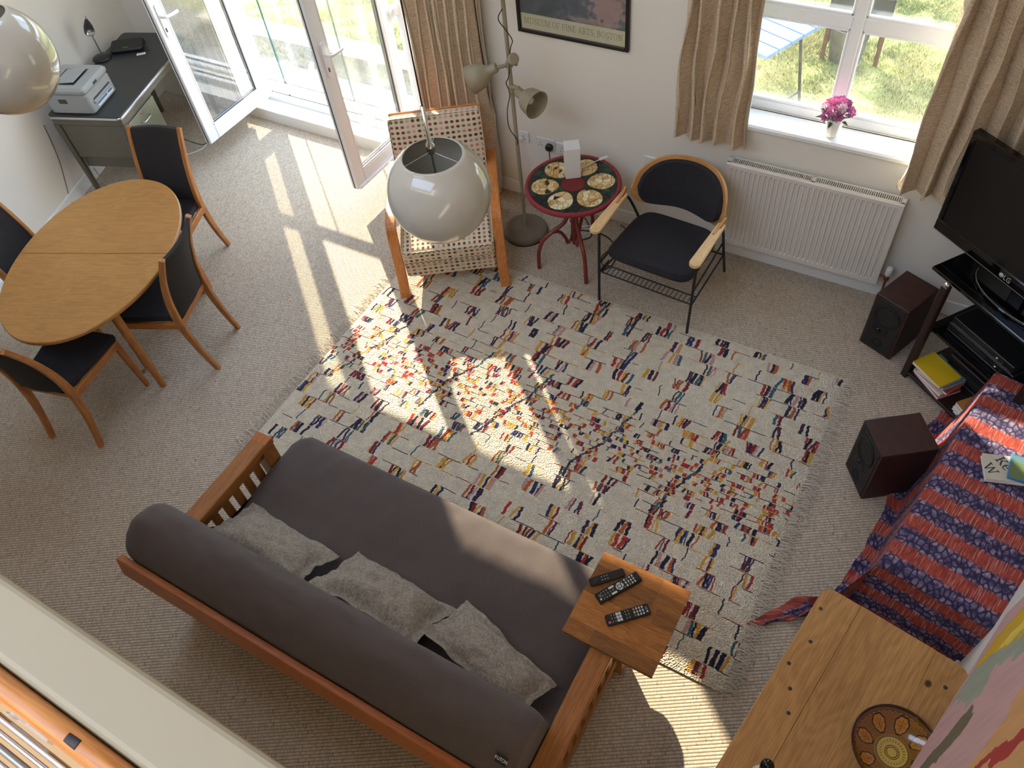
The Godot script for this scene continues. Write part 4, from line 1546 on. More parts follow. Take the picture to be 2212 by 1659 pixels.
func dining_chair() -> Node3D:
	var c := thing("dining_chair", "", "chair", Vector3.ZERO, 0.0, "dining chairs round the oval table")
	var post := [Vector3(0, 0, -0.275), Vector3(0, 0.16, -0.232), Vector3(0, 0.32, -0.205), Vector3(0, 0.46, -0.198), Vector3(0, 0.60, -0.212), Vector3(0, 0.75, -0.25), Vector3(0, 0.88, -0.30), Vector3(0, 0.955, -0.335)]
	for e in [-1.0, 1.0]:
		var pts := []
		for p in smooth_path(post, 3):
			pts.append(Vector3(e * (0.178 + 0.008 * p.y), p.y, p.z))
		var scl := []
		for i in pts.size():
			var y: float = pts[i].y
			scl.append(Vector2(1.0, 0.72 + 0.42 * exp(-pow((y - 0.42) / 0.26, 2.0))))
		var st := ns()
		sweep(st, pts, rrect(0.027, 0.044, 0.006, 2), Vector3(0, 0, -1), scl, 0)
		shape("back_post", st, M.chair_wood, c)
		st = ns()
		sweep(st, [Vector3(e * 0.205, 0.0, 0.215), Vector3(e * 0.203, 0.25, 0.205), Vector3(e * 0.20, 0.425, 0.20)], rrect(0.03, 0.04, 0.006, 2), Vector3(0, 0, 1), [0.72, 0.95, 1.0], 0)
		shape("leg", st, M.chair_wood, c)
		st = ns()
		sweep(st, [Vector3(e * 0.181, 0.405, -0.195), Vector3(e * 0.203, 0.405, 0.215)], rrect(0.024, 0.048, 0.003, 1), Vector3.UP, [], 0)
		shape("side_rail", st, M.chair_wood, c)
	for r in [[0.195, 0.205], [-0.19, 0.18]]:
		var st := ns()
		bx(st, at(0, 0.402, r[0]), Vector3(r[1] * 2 - 0.02, 0.045, 0.02), 0.003)
		shape("cross_rail", st, M.chair_wood, c)
	# seat pad
	var poly := PackedVector2Array()
	for q in [[0.215, 0.235], [-0.215, 0.235], [-0.172, -0.215], [0.172, -0.215]]:
		var cc := Vector2(q[0], q[1])
		for k in 5:
			var r := 0.03
			var sx := signf(q[0])
			var sz := signf(q[1])
			var a: float = PI / 2 * k / 4.0
			# corner arcs, walked so that the outline stays in order
			var first := sx * sz > 0
			var ca := cos(a) if first else sin(a)
			var sa := sin(a) if first else cos(a)
			poly.append(cc + Vector2(sx * (ca - 1.0) * r, sz * (sa - 1.0) * r))
	var st := ns()
	slab(st, poly, 0.428, 0.470, 0.012, Transform3D.IDENTITY, 0.0, true, true)
	shape("seat", st, M.black_wool, c)
	# upholstered back between the posts
	st = ns()
	var bp := smooth_path(post.slice(3), 4)
	var m := bp.size()
	var f := func(u: float, v: float, off: float) -> Vector3:
		var k: int = mini(int(v * (m - 1) + 0.5), m - 1)
		var p: Vector3 = bp[k]
		var x := (u - 0.5) * 2.0 * (0.164 + 0.008 * p.y)
		var hollow := -0.028 * (1.0 - pow(absf(u - 0.5) * 2.0, 2.0))
		return Vector3(x, p.y - (0.008 if v > 0.99 else 0.0), p.z + hollow + off)
	sheet(st, 12, m - 1, func(u, v): return f.call(u, v, 0.012), Vector2(0.34, 0.5))
	sheet(st, 12, m - 1, func(u, v): return f.call(u, v, -0.010), Vector2(0.34, 0.5), true)
	for i in 12:
		for v in [0.0, 1.0]:
			var a: Vector3 = f.call(i / 12.0, v, 0.012)
			var b: Vector3 = f.call((i + 1) / 12.0, v, 0.012)
			var a2: Vector3 = f.call(i / 12.0, v, -0.010)
			var b2: Vector3 = f.call((i + 1) / 12.0, v, -0.010)
			if v > 0.5:
				quad(st, a, b, b2, a2)
			else:
				quad(st, a2, b2, b, a)
	shape("backrest", st, M.charcoal_cloth, c)
	return c

# ------------------------------------------------------------------ steel desk and what stands on it
func build_desk() -> void:
	var turn := 19.3
	var d := thing("desk", "grey steel office desk with black top beside the left wall", "desk", Vector3(-5.735, 0, -3.335), turn)
	var hx := 0.305
	var hz := 0.60
	var T := 0.72
	var st := ns()
	slab(st, rrect(hx * 2, hz * 2, 0.035, 4), T - 0.012, T, 0.003)
	shape("top", st, M.desk_top, d)
	st = ns()
	slab(st, rrect(hx * 2 + 0.006, hz * 2 + 0.006, 0.037, 4), T - 0.030, T - 0.011, 0.004)
	shape("edge_trim", st, M.alu, d)
	shape("top_frame", box(-hx + 0.01, hx - 0.01, T - 0.085, T - 0.030, -hz + 0.01, hz - 0.01, 0.006), M.desk_metal, d)
	for e in [-1.0, 1.0]:
		for s in [-1.0, 1.0]:
			st = ns()
			sweep(st, [Vector3(e * (hx - 0.03), 0.0, s * (hz - 0.03)), Vector3(e * (hx - 0.03), T - 0.08, s * (hz - 0.03))], rrect(0.05, 0.05, 0.008, 2), Vector3.RIGHT, [0.62, 1.0], 0)
			shape("leg", st, M.desk_metal, d)
	shape("end_panel", box(-hx + 0.05, hx - 0.05, 0.34, T - 0.08, hz - 0.045, hz - 0.018, 0.01), M.desk_metal, d)
	# drawer case at the near end, open knee space beyond it
	shape("drawer_case", box(-hx + 0.05, hx - 0.022, 0.24, T - 0.085, hz - 0.46, hz - 0.046, 0.004), M.desk_metal, d)
	var dr := shape("drawer", box(hx - 0.022, hx - 0.008, 0.33, T - 0.10, hz - 0.45, hz - 0.062, 0.003), M.desk_drawer, d)
	st = ns()
	tube(st, smooth_path([Vector3(hx - 0.008, 0.55, hz - 0.305), Vector3(hx + 0.02, 0.55, hz - 0.30), Vector3(hx + 0.024, 0.55, hz - 0.25), Vector3(hx + 0.02, 0.55, hz - 0.20), Vector3(hx - 0.008, 0.55, hz - 0.195)], 4), 0.0055, 8)
	shape("handle", st, M.alu, dr)
	st = ns()
	lathe(st, [Vector2(0.011, 0), Vector2(0.011, 0.004), Vector2(0, 0.005)], 14, rot(hx - 0.008, 0.60, hz - 0.25, Vector3(0, 0, -90)))
	shape("lock", st, M.brass, dr)
	shape("drawer", box(hx - 0.022, hx - 0.010, 0.245, 0.325, hz - 0.45, hz - 0.062, 0.003), M.desk_drawer, d)
	shape("back_panel", box(-hx + 0.02, -hx + 0.035, 0.34, T - 0.08, -hz + 0.05, hz - 0.05, 0.003), M.desk_metal, d)
	# printer
	var p := thing("printer", "light grey laser printer with blue label on the steel desk", "printer", Vector3(-5.680, T, -2.925), turn)
	st = ns()
	slab(st, rrect(0.36, 0.335, 0.03, 4), 0.0, 0.150, 0.012)
	shape("body", st, M.printer_grey, p)
	st = ns()
	slab(st, rrect(0.375, 0.35, 0.04, 4), 0.150, 0.205, 0.018)
	shape("lid", st, M.printer_grey, p)
	st = ns()
	box(-0.10, 0.085, 0.2045, 0.2062, -0.10, 0.115, 0.001, st)
	shape("output_tray", st, M.printer_dark, p)
	st = ns()
	bx(st, rot(0.0, 0.213, 0.008, Vector3(0, 0, 4)), Vector3(0.16, 0.006, 0.19), 0.002)
	shape("tray_floor", st, M.printer_grey, p)
	shape("feed_slot", box(0.178, 0.1812, 0.085, 0.097, -0.12, 0.11, 0.001), M.printer_dark, p)
	shape("lip", box(0.178, 0.192, 0.062, 0.084, -0.13, 0.12, 0.004), M.printer_grey, p)
	shape("latch", box(0.185, 0.189, 0.168, 0.186, -0.005, 0.045, 0.001), M.printer_dark, p)
	shape("label_sheet", box(0.1795, 0.181, 0.020, 0.056, -0.125, 0.09, 0.0004), M.paper, p)
	shape("label_stripe", box(0.1805, 0.1816, 0.038, 0.052, -0.045, 0.088, 0.0003), M.printer_blue, p)
	shape("label_stripe", box(0.1805, 0.1816, 0.038, 0.052, -0.118, -0.058, 0.0003), M.printer_blue, p)
	shape("side_vent", box(-0.07, 0.0, 0.085, 0.12, 0.1665, 0.1685, 0.0005), M.printer_dark, p)
	shape("rear_bay", box(-0.225, -0.178, 0.01, 0.10, -0.09, 0.12, 0.008), M.printer_grey, p)
	st = ns()
	tube(st, [Vector3(-0.17, 0.19, 0.02), Vector3(-0.19, 0.245, 0.01)], 0.008, 8)
	shape("paper_guide", st, M.black_plastic, p)
	# desk lamp
	var l := thing("desk_lamp", "small black and chrome spot lamp standing on the desk", "desk lamp", Vector3(-6.055, T, -3.43), turn)
	st = ns()
	lathe(st, [Vector2(0, 0), Vector2(0.075, 0), Vector2(0.078, 0.006), Vector2(0.074, 0.014), Vector2(0.02, 0.02), Vector2(0, 0.02)], 28)
	shape("base", st, M.black_plastic, l)
	st = ns()
	tube(st, [Vector3(0.02, 0.018, 0.01), Vector3(0.02, 0.25, 0.01)], 0.006, 8)
	shape("stem", st, M.chrome, l)
	var hb := Transform3D(Basis.from_euler(Vector3(deg_to_rad(115), deg_to_rad(30), 0)), Vector3(0.02, 0.262, 0.0))
	st = ns()
	lathe(st, [Vector2(0.036, 0.058), Vector2(0.038, 0.05), Vector2(0.034, 0.0), Vector2(0.020, -0.045), Vector2(0.010, -0.07), Vector2(0.0, -0.072)], 24, hb * Transform3D(Basis(Vector3.RIGHT, 0.0), Vector3.ZERO))
	shape("head", st, M.black_plastic, l)
	st = ns()
	lathe(st, [Vector2(0.0, 0.02), Vector2(0.018, 0.03), Vector2(0.030, 0.055), Vector2(0.037, 0.0585)], 24, hb)
	shape("reflector", st, M.chrome, l)
	st = ns()
	lathe(st, [Vector2(0.0, 0.034), Vector2(0.012, 0.038), Vector2(0.014, 0.046), Vector2(0.0, 0.05)], 16, hb)
	shape("bulb", st, M.frosted, l)
	st = ns()
	tube(st, [hb * Vector3(0, -0.07, 0), hb * Vector3(0, -0.10, 0)], 0.005, 8)
	shape("switch", st, M.chrome, l)
	# router and its sticker
	var r := thing("router", "black wedge-shaped internet router on the desk near the corner", "router", Vector3(-5.945, T, -3.62), turn + 14)
	st = ns()
	slab(st, rrect(0.27, 0.13, 0.03, 4), 0.0, 0.045, 0.010, rot(0, 0.008, 0, Vector3(14, 0, 0)))
	shape("body", st, M.black_plastic, r)
	st = ns()
	bx(st, rot(0, 0.045, 0.055, Vector3(14, 0, 0)), Vector3(0.04, 0.0012, 0.006), 0.0003)
	shape("status_mark", st, M.green_light, r)
	var lab := ns()
	box(-0.035, 0.035, 0.0, 0.001, -0.016, 0.016, 0.0002, lab)
	var ls := solo("barcode_sticker", lab, M.paper, "white barcode sticker lying flat on the desk by the router", "sticker", Vector3(-5.79, T, -3.60), turn + 20)
	for i in 9:
		var x := -0.026 + i * 0.0055
		shape("bar", box(x, x + 0.001 + 0.001 * (i % 3), 0.001, 0.0013, -0.009, 0.006, 0.0001), M.ink, ls)
	# cables between desk and wall
	var cabs := [
		["grey cable hanging down the wall from the printer", M.steel, [Vector3(-5.93, 0.62, -2.66), Vector3(-5.90, 0.35, -2.60), Vector3(-5.87, 0.10, -2.50), Vector3(-5.80, 0.006, -2.46), Vector3(-5.70, 0.006, -2.52), Vector3(-5.72, 0.006, -2.68), Vector3(-5.82, 0.01, -2.78), Vector3(-5.88, 0.15, -2.80)], 0.004],
		["loop of pale cable lying on carpet under the desk", M.white_plastic, [Vector3(-5.55, 0.006, -3.30), Vector3(-5.46, 0.006, -3.38), Vector3(-5.40, 0.006, -3.50), Vector3(-5.46, 0.006, -3.62), Vector3(-5.58, 0.006, -3.68)], 0.005],
		["black cable hanging out of the desk knee space", M.black_plastic, [Vector3(-5.50, 0.40, -3.22), Vector3(-5.42, 0.22, -3.34), Vector3(-5.38, 0.06, -3.48), Vector3(-5.44, 0.006, -3.60), Vector3(-5.60, 0.006, -3.70)], 0.004],
	]
	for c in cabs:
		st = ns()
		tube(st, smooth_path(c[2], 6), c[3], 6)
		solo("cable", st, c[1], c[0], "cable")

# ------------------------------------------------------------------ spotted armchair
func build_armchair() -> void:
	var c := thing("armchair", "bentwood armchair with cream cushions covered in red and brown spots", "armchair", Vector3(-2.715, 0.0, -3.262), 33.6)
	for e in [-1.0, 1.0]:
		var x: float = e * 0.335
		var path := smooth_path([Vector3(x + e * 0.006, 0.012, 0.385), Vector3(x, 0.14, 0.362), Vector3(x, 0.33, 0.330), Vector3(x, 0.47, 0.312), Vector3(x, 0.535, 0.285), Vector3(x, 0.555, 0.235), Vector3(x, 0.560, 0.14), Vector3(x, 0.556, -0.05), Vector3(x, 0.545, -0.25), Vector3(x, 0.53, -0.40)], 4)
		var st := ns()
		sweep(st, path, rrect(0.066, 0.028, 0.006, 2), Vector3(0, 0, 1), [], 0)
		shape("arm", st, M.arm_wood, c)
		st = ns()
		sweep(st, smooth_path([Vector3(x, 0.0, -0.44), Vector3(x, 0.2, -0.375), Vector3(x, 0.42, -0.33), Vector3(x, 0.53, -0.33)], 3), rrect(0.05, 0.03, 0.006, 2), Vector3(0, 0, 1), [], 0)
		shape("rear_leg", st, M.arm_wood, c)
	# upholstered base, seat cushion and back cushion with piping
	var st := ns()
	bx(st, rot(0, 0.245, 0.02, Vector3(5, 0, 0)), Vector3(0.60, 0.15, 0.66), 0.015)
	shape("base", st, M.spotted_cloth, c)
	st = ns()
	bx(st, rot(0, 0.372, 0.055, Vector3(5, 0, 0)), Vector3(0.595, 0.115, 0.66), 0.022)
	var sc := shape("seat_cushion", st, M.spotted_cloth, c)
	st = ns()
	var xf := rot(0, 0.372, 0.055, Vector3(5, 0, 0))
	for y in [-0.05, 0.05]:
		var loop := []
		for p in rrect(0.592, 0.657, 0.03, 4):
			loop.append(xf * Vector3(p.x, y, p.y))
		loop.append(loop[0])
		tube(st, loop, 0.0045, 6)
	shape("piping", st, M.spotted_cloth, sc)
	st = ns()
	var xb := rot(0, 0.635, -0.315, Vector3(-20, 0, 0))
	var n := noise(351, 2.0, 2)
	# front and back sheets of the back cushion, softly domed
	var f := func(u: float, v: float, s: float) -> Vector3:
		var x := (u - 0.5) * 0.60
		var y := (v - 0.5) * 0.50
		var ex := 1.0 - pow(absf(u - 0.5) * 2.0, 8.0)
		var ey := 1.0 - pow(absf(v - 0.5) * 2.0, 8.0)
		return xb * Vector3(x, y, s * (0.052 + 0.022 * ex * ey) + 0.004 * n.get_noise_2d(x * 3.0, y * 3.0))
	sheet(st, 20, 18, func(u, v): return f.call(u, v, 1.0), Vector2(0.60, 0.50))
	sheet(st, 20, 18, func(u, v): return f.call(u, v, -1.0), Vector2(0.60, 0.50), true)
	for i in 20:
		for v in [0.0, 1.0]:
			var a: Vector3 = f.call(i / 20.0, v, 1.0)
			var b: Vector3 = f.call((i + 1) / 20.0, v, 1.0)
			var a2: Vector3 = f.call(i / 20.0, v, -1.0)
			var b2: Vector3 = f.call((i + 1) / 20.0, v, -1.0)
			var w := [Vector2(i / 20.0 * 0.6, 0), Vector2((i + 1) / 20.0 * 0.6, 0), Vector2((i + 1) / 20.0 * 0.6, 0.12), Vector2(i / 20.0 * 0.6, 0.12)]
			if v > 0.5:
				quad(st, a, b, b2, a2, w[0], w[1], w[2], w[3])
			else:
				quad(st, a2, b2, b, a, w[3], w[2], w[1], w[0])
	for i in 18:
		for u in [0.0, 1.0]:
			var a: Vector3 = f.call(u, i / 18.0, 1.0)
			var b: Vector3 = f.call(u, (i + 1) / 18.0, 1.0)
			var a2: Vector3 = f.call(u, i / 18.0, -1.0)
			var b2: Vector3 = f.call(u, (i + 1) / 18.0, -1.0)
			var w := [Vector2(0, i / 18.0 * 0.5), Vector2(0, (i + 1) / 18.0 * 0.5), Vector2(0.12, (i + 1) / 18.0 * 0.5), Vector2(0.12, i / 18.0 * 0.5)]
			if u > 0.5:
				quad(st, a, a2, b2, b, w[0], w[3], w[2], w[1])
			else:
				quad(st, a2, a, b, b2, w[3], w[0], w[1], w[2])
	var bc := shape("back_cushion", st, M.spotted_cloth, c)
	st = ns()
	for z in [0.053, -0.053]:
		var loop := []
		for p in rrect(0.60, 0.50, 0.02, 3):
			loop.append(xb * Vector3(p.x, p.y, z))
		loop.append(loop[0])
		tube(st, loop, 0.0045, 6)
	shape("piping", st, M.spotted_cloth, bc)
	st = ns()
	bx(st, rot(0, 0.58, -0.405, Vector3(-20, 0, 0)), Vector3(0.62, 0.56, 0.022), 0.006)
	shape("back_frame", st, M.arm_wood, c)

# ------------------------------------------------------------------ black lounge chair on a wire frame
func build_lounge_chair() -> void:
	var c := thing("lounge_chair", "black padded chair with pale wooden arms on black metal legs", "chair", Vector3(-1.272, 0, -3.50), -3.3)
	# seat pad
	var st := ns()
	var poly := PackedVector2Array()
	for i in 48:
		var a := TAU * i / 48.0
		var cx := cos(a)
		var sz := sin(a)
		var hw := lerpf(0.255, 0.298, (sz + 1.0) / 2.0)
		poly.append(Vector2(signf(cx) * pow(absf(cx), 0.36) * hw, signf(sz) * pow(absf(sz), 0.36) * 0.262))
	slab(st, poly, 0.365, 0.42, 0.02, rot(0, 0.012, 0.015, Vector3(-3.5, 0, 0)), 0.0, true, true)
	shape("seat", st, M.black_wool, c)
	# bent ply shell with a pad in front of it
	var R := 0.36
	var f := func(u: float, v: float, off: float, grow: float) -> Vector3:
		# rounded-lozenge outline: half height shrinks towards the ends
		var t := (u - 0.5) * 2.0
		var ang := t * 0.86 * (1.0 + grow * 0.12)
		var hh := (0.135 + grow * 0.018) * pow(1.0 - pow(absf(t), 3.4), 0.5)
		var y := 0.655 + (v - 0.5) * 2.0 * hh - 0.02 * t * t
		var lean := (y - 0.52) * 0.30
		var r := R + off
		return Vector3(sin(ang) * r * 0.98, y, 0.10 - cos(ang) * r - lean)
	for spec in [["back_shell", M.ply, 0.012, 0.026, 1.0], ["back_pad", M.black_wool, -0.022, 0.012, 0.0]]:
		st = ns()
		var o0: float = spec[2]
		var o1: float = spec[3]
		var g: float = spec[4]
		sheet(st, 40, 10, func(u, v): return f.call(u, v, o0, g), Vector2(0.6, 0.25))
		sheet(st, 40, 10, func(u, v): return f.call(u, v, o1, g), Vector2(0.6, 0.25), true)
		for i in 40:
			for v in [0.0, 1.0]:
				var a: Vector3 = f.call(i / 40.0, v, o0, g)
				var b: Vector3 = f.call((i + 1) / 40.0, v, o0, g)
				var a2: Vector3 = f.call(i / 40.0, v, o1, g)
				var b2: Vector3 = f.call((i + 1) / 40.0, v, o1, g)
				if v > 0.5:
					quad(st, a, b, b2, a2)
				else:
					quad(st, a2, b2, b, a)
		shape(spec[0], st, spec[1], c)
	for e in [-1.0, 1.0]:
		# ply wing that runs from the shell down into the arm
		st = ns()
		sweep(st, smooth_path([Vector3(e * 0.325, 0.64, -0.12), Vector3(e * 0.318, 0.625, -0.05), Vector3(e * 0.312, 0.62, 0.02)], 4), rrect(0.014, 0.05, 0.004, 2), Vector3.UP, [1.0], 0)
		shape("wing", st, M.ply, c)
		# paddle arm
		st = ns()
		var arm := PackedVector2Array()
		for i in 13:
			var a := PI * i / 12.0
			arm.append(Vector2(cos(a) * 0.034, 0.275 + sin(a) * 0.034))
		arm.append(Vector2(-0.024, -0.085))
		arm.append(Vector2(-0.009, -0.10))
		arm.append(Vector2(-0.0085, -0.045))
		arm.append(Vector2(0.0085, -0.045))
		arm.append(Vector2(0.009, -0.10))
		arm.append(Vector2(0.024, -0.085))
		slab(st, arm, 0.0, 0.026, 0.005, rot(e * 0.318, 0.612, 0.0, Vector3(0, 0, 0)), PI / 2)
		shape("arm", st, M.pale_ash, c)
		st = ns()
		tube(st, [Vector3(e * 0.308, 0.0, 0.252), Vector3(e * 0.315, 0.61, 0.235)], 0.009, 8)
		shape("leg", st, M.black_plastic, c)
		st = ns()
		tube(st, smooth_path([Vector3(e * 0.285, 0.0, -0.375), Vector3(e * 0.29, 0.30, -0.265), Vector3(e * 0.31, 0.56, -0.14), Vector3(e * 0.315, 0.61, -0.08)], 4), 0.009, 8)
		shape("leg", st, M.black_plastic, c)
		st = ns()
		tube(st, [Vector3(e * 0.31, 0.25, 0.245), Vector3(e * 0.288, 0.21, -0.295)], 0.006, 6)
		tube(st, [Vector3(e * 0.305, 0.34, 0.243), Vector3(e * 0.285, 0.34, -0.25)], 0.006, 6)
		shape("side_bar", st, M.black_plastic, c)
	st = ns()
	for z in [0.245, 0.175]:
		tube(st, [Vector3(-0.31, 0.265, z), Vector3(0.31, 0.265, z)], 0.005, 6)
	shape("rack_rail", st, M.black_plastic, c)
	st = ns()
	tube(st, [Vector3(-0.288, 0.21, -0.295), Vector3(0.288, 0.21, -0.295)], 0.006, 6)
	shape("cross_bar", st, M.black_plastic, c)
	for i in 21:
		var x := -0.285 + i * 0.0285
		st = ns()
		tube(st, [Vector3(x, 0.268, 0.245), Vector3(x, 0.268, 0.175)], 0.0025, 5)
		shape("rack_wire", st, M.black_plastic, c)

# ------------------------------------------------------------------ mosaic table and box lamp
func clip_half(poly: PackedVector2Array, p: Vector2, n: Vector2) -> PackedVector2Array:
	var out := PackedVector2Array()
	for i in poly.size():
		var a := poly[i]
		var b := poly[(i + 1) % poly.size()]
		var da := (a - p).dot(n)
		var db := (b - p).dot(n)
		if da <= 0:
			out.append(a)
		if da * db < 0:
			out.append(a + (b - a) * da / (da - db))
	return out

# broken-tile pieces: cells round the seeds, cut by the outline
func shards(outline: PackedVector2Array, seeds: Array, gap: float, min_area: float) -> Array:
	var res := []
	for s in seeds:
		var poly := outline.duplicate()
		for q in seeds:
			if q != s and s.distance_to(q) < 0.25:
				var d: Vector2 = (q - s).normalized()
				poly = clip_half(poly, (s + q) / 2 - d * gap, d)
				if poly.size() < 3:
					break
		if poly.size() < 3:
			continue
		var area := 0.0
		for i in poly.size():
			area += poly[i].cross(poly[(i + 1) % poly.size()]) / 2
		if absf(area) > min_area:
			res.append(poly)
	return res

func build_mosaic_table() -> void:
	var Y := 0.615
	var t := thing("mosaic_table", "round mosaic table with cream flower petals on a red bentwood stand", "table", Vector3(-1.925, 0, -3.585))
	var st := ns()
	lathe(st, [Vector2(0, Y - 0.028), Vector2(0.285, Y - 0.028), Vector2(0.300, Y - 0.024), Vector2(0.305, Y - 0.010), Vector2(0.302, Y + 0.003), Vector2(0.290, Y + 0.006), Vector2(0.281, Y + 0.003), Vector2(0.279, Y - 0.002)], 56)
	shape("rim", st, M.rim_red, t)
	st = ns()
	lathe(st, [Vector2(0.2795, Y - 0.003), Vector2(0, Y - 0.003)], 48)
	var bed := shape("grout_bed", st, M.grout, t)
	var cols := []
	for i in 5:
		cols.append(mat("cream_tile_%d" % i, [c8(226, 200, 146), c8(212, 172, 108), c8(234, 222, 180), c8(204, 158, 94), c8(222, 190, 130)][i], 0.3))
	var greens := []
	for i in 4:
		greens.append(mat("green_tile_%d" % i, [c8(18, 40, 32), c8(26, 34, 32), c8(30, 58, 44), c8(16, 28, 26)][i], 0.18))
	# red centre, slightly heart-shaped with mottled tiles
	var cen := PackedVector2Array()
	for i in 24:
		cen.append(Vector2(cos(TAU * i / 24), sin(TAU * i / 24)) * 0.076)
	var seeds := []
	for i in 26:
		seeds.append(Vector2.from_angle(rng.randf() * TAU) * 0.076 * sqrt(rng.randf()))
	for p in shards(cen, seeds, 0.0005, 0.00002):
		st = ns()
		slab(st, p, Y - 0.003, Y + 0.0018 + rng.randf() * 0.0006, 0.0004, Transform3D.IDENTITY, 0.0, false)
		shape("tile", st, M.red_mosaic, t)
	# six petals
	var petals := []
	for k in 6:
		var a := TAU * k / 6.0 + 1.55
		var c := Vector2.from_angle(a) * 0.176
		var poly := PackedVector2Array()
		for i in 28:
			var th := TAU * i / 28.0
			# egg, broader towards the rim, a little pointed at both ends
			var rx_ := 0.083 * (1.0 + 0.05 * cos(2 * th))
			var ry_ := 0.078 * (1.0 + 0.10 * cos(th))
			poly.append(c + Vector2(cos(th) * rx_, sin(th) * ry_).rotated(a))
		petals.append(poly)
		seeds = []
		for i in 27:
			seeds.append(c + Vector2(rng.randf_range(-0.085, 0.085), rng.randf_range(-0.08, 0.08)).rotated(a))
		for p in shards(poly, seeds, 0.0016, 0.00006):
			st = ns()
			slab(st, p, Y - 0.003, Y + 0.0018 + rng.randf() * 0.001, 0.0006, Transform3D.IDENTITY, 0.0, false)
			shape("tile", st, cols[rng.randi() % 5], t)
	# dark green ground: ring pieces cut away from the petals
	var ring := PackedVector2Array()
	for i in 60:
		ring.append(Vector2.from_angle(TAU * i / 60) * 0.279)
	seeds = []
	for i in 300:
		var q := Vector2.from_angle(rng.randf() * TAU) * 0.279 * sqrt(rng.randf())
		var ok := q.length() > 0.085
		for p in petals:
			if Geometry2D.is_point_in_polygon(q, p):
				ok = false
		for s in seeds:
			if q.distance_to(s) < 0.022:
				ok = false
		if ok:
			seeds.append(q)
	for p in shards(ring, seeds, 0.0014, 0.00003):
		var parts := [p]
		for pe in petals + [cen]:
			var grown: PackedVector2Array = Geometry2D.offset_polygon(pe, 0.003)[0]
			var nxt := []
			for q in parts:
				for r in Geometry2D.clip_polygons(q, grown):
					if not Geometry2D.is_polygon_clockwise(r):
						nxt.append(r)
			parts = nxt
		for q in parts:
			if q.size() < 3:
				continue
			var area := 0.0
			for i in q.size():
				area += q[i].cross(q[(i + 1) % q.size()]) / 2
			if absf(area) < 0.00008:
				continue
			st = ns()
			slab(st, q, Y - 0.003, Y + 0.0012 + rng.randf() * 0.001, 0.0, Transform3D.IDENTITY, 0.0, false)
			shape("tile", st, greens[rng.randi() % 4], t)
	# bentwood stand
	st = ns()
	lathe(st, [Vector2(0, 0.115), Vector2(0.014, 0.118), Vector2(0.02, 0.13), Vector2(0.016, 0.145), Vector2(0.024, 0.155), Vector2(0.026, 0.20), Vector2(0.026, 0.56), Vector2(0.10, 0.575), Vector2(0.10, Y - 0.028), Vector2(0, Y - 0.028)], 20)
	shape("column", st, M.red_paint, t)
	for k in 3:
		var a := TAU * k / 3.0 + PI / 2 + 0.04
		if k == 0:
			a = -PI / 2
		elif k == 1:
			a = PI / 2 - 0.72
		else:
			a = PI / 2 + 0.72
		var d := Vector3(cos(a), 0, sin(a))
		st = ns()
		var pr := []
		for q in [[0.03, 0.585], [0.032, 0.46], [0.065, 0.34], [0.15, 0.285], [0.225, 0.235], [0.262, 0.14], [0.268, 0.0]]:
			pr.append(d * q[0] + Vector3(0, q[1], 0))
		tube(st, smooth_path(pr, 5), 0.0135, 8)
		shape("leg", st, M.red_paint, t)
		st = ns()
		pr = []
		for q in [[0.026, 0.17], [0.055, 0.15], [0.07, 0.20], [0.11, 0.265], [0.17, 0.272], [0.225, 0.232]]:
			pr.append(d * q[0] + Vector3(0, q[1], 0))
		tube(st, smooth_path(pr, 5), 0.0115, 8)
		shape("scroll", st, M.red_paint, t)
	# frosted box lamp with its white lead
	var l := thing("table_lamp", "square frosted white glass lamp standing on the mosaic table", "table lamp", Vector3(-1.972, Y + 0.003, -3.672), 33)
	st = ns()
	slab(st, rrect(0.098, 0.098, 0.006, 3), 0.0, 0.215, 0.002)
	# open top: a box with a sunk lid
	shape("shade", st, M.frosted, l)
	shape("top_recess", box(-0.041, 0.041, 0.2152, 0.2158, -0.041, 0.041, 0.0), M.white_plastic, l)
	st = ns()
	tube(st, smooth_path([Vector3(0.04, 0.012, -0.02), Vector3(0.10, 0.008, -0.06), Vector3(0.18, 0.008, -0.10), Vector3(0.27, 0.008, -0.125)], 5), 0.003, 6)
	var lead := shape("lead", st, M.white_plastic, l)
	st = ns()
	slab(st, rrect(0.062, 0.02, 0.008, 3), 0.004, 0.017, 0.003, rot(0.21, 0, -0.11, Vector3(0, 18, 0)))
	shape("switch", st, M.white_plastic, lead)

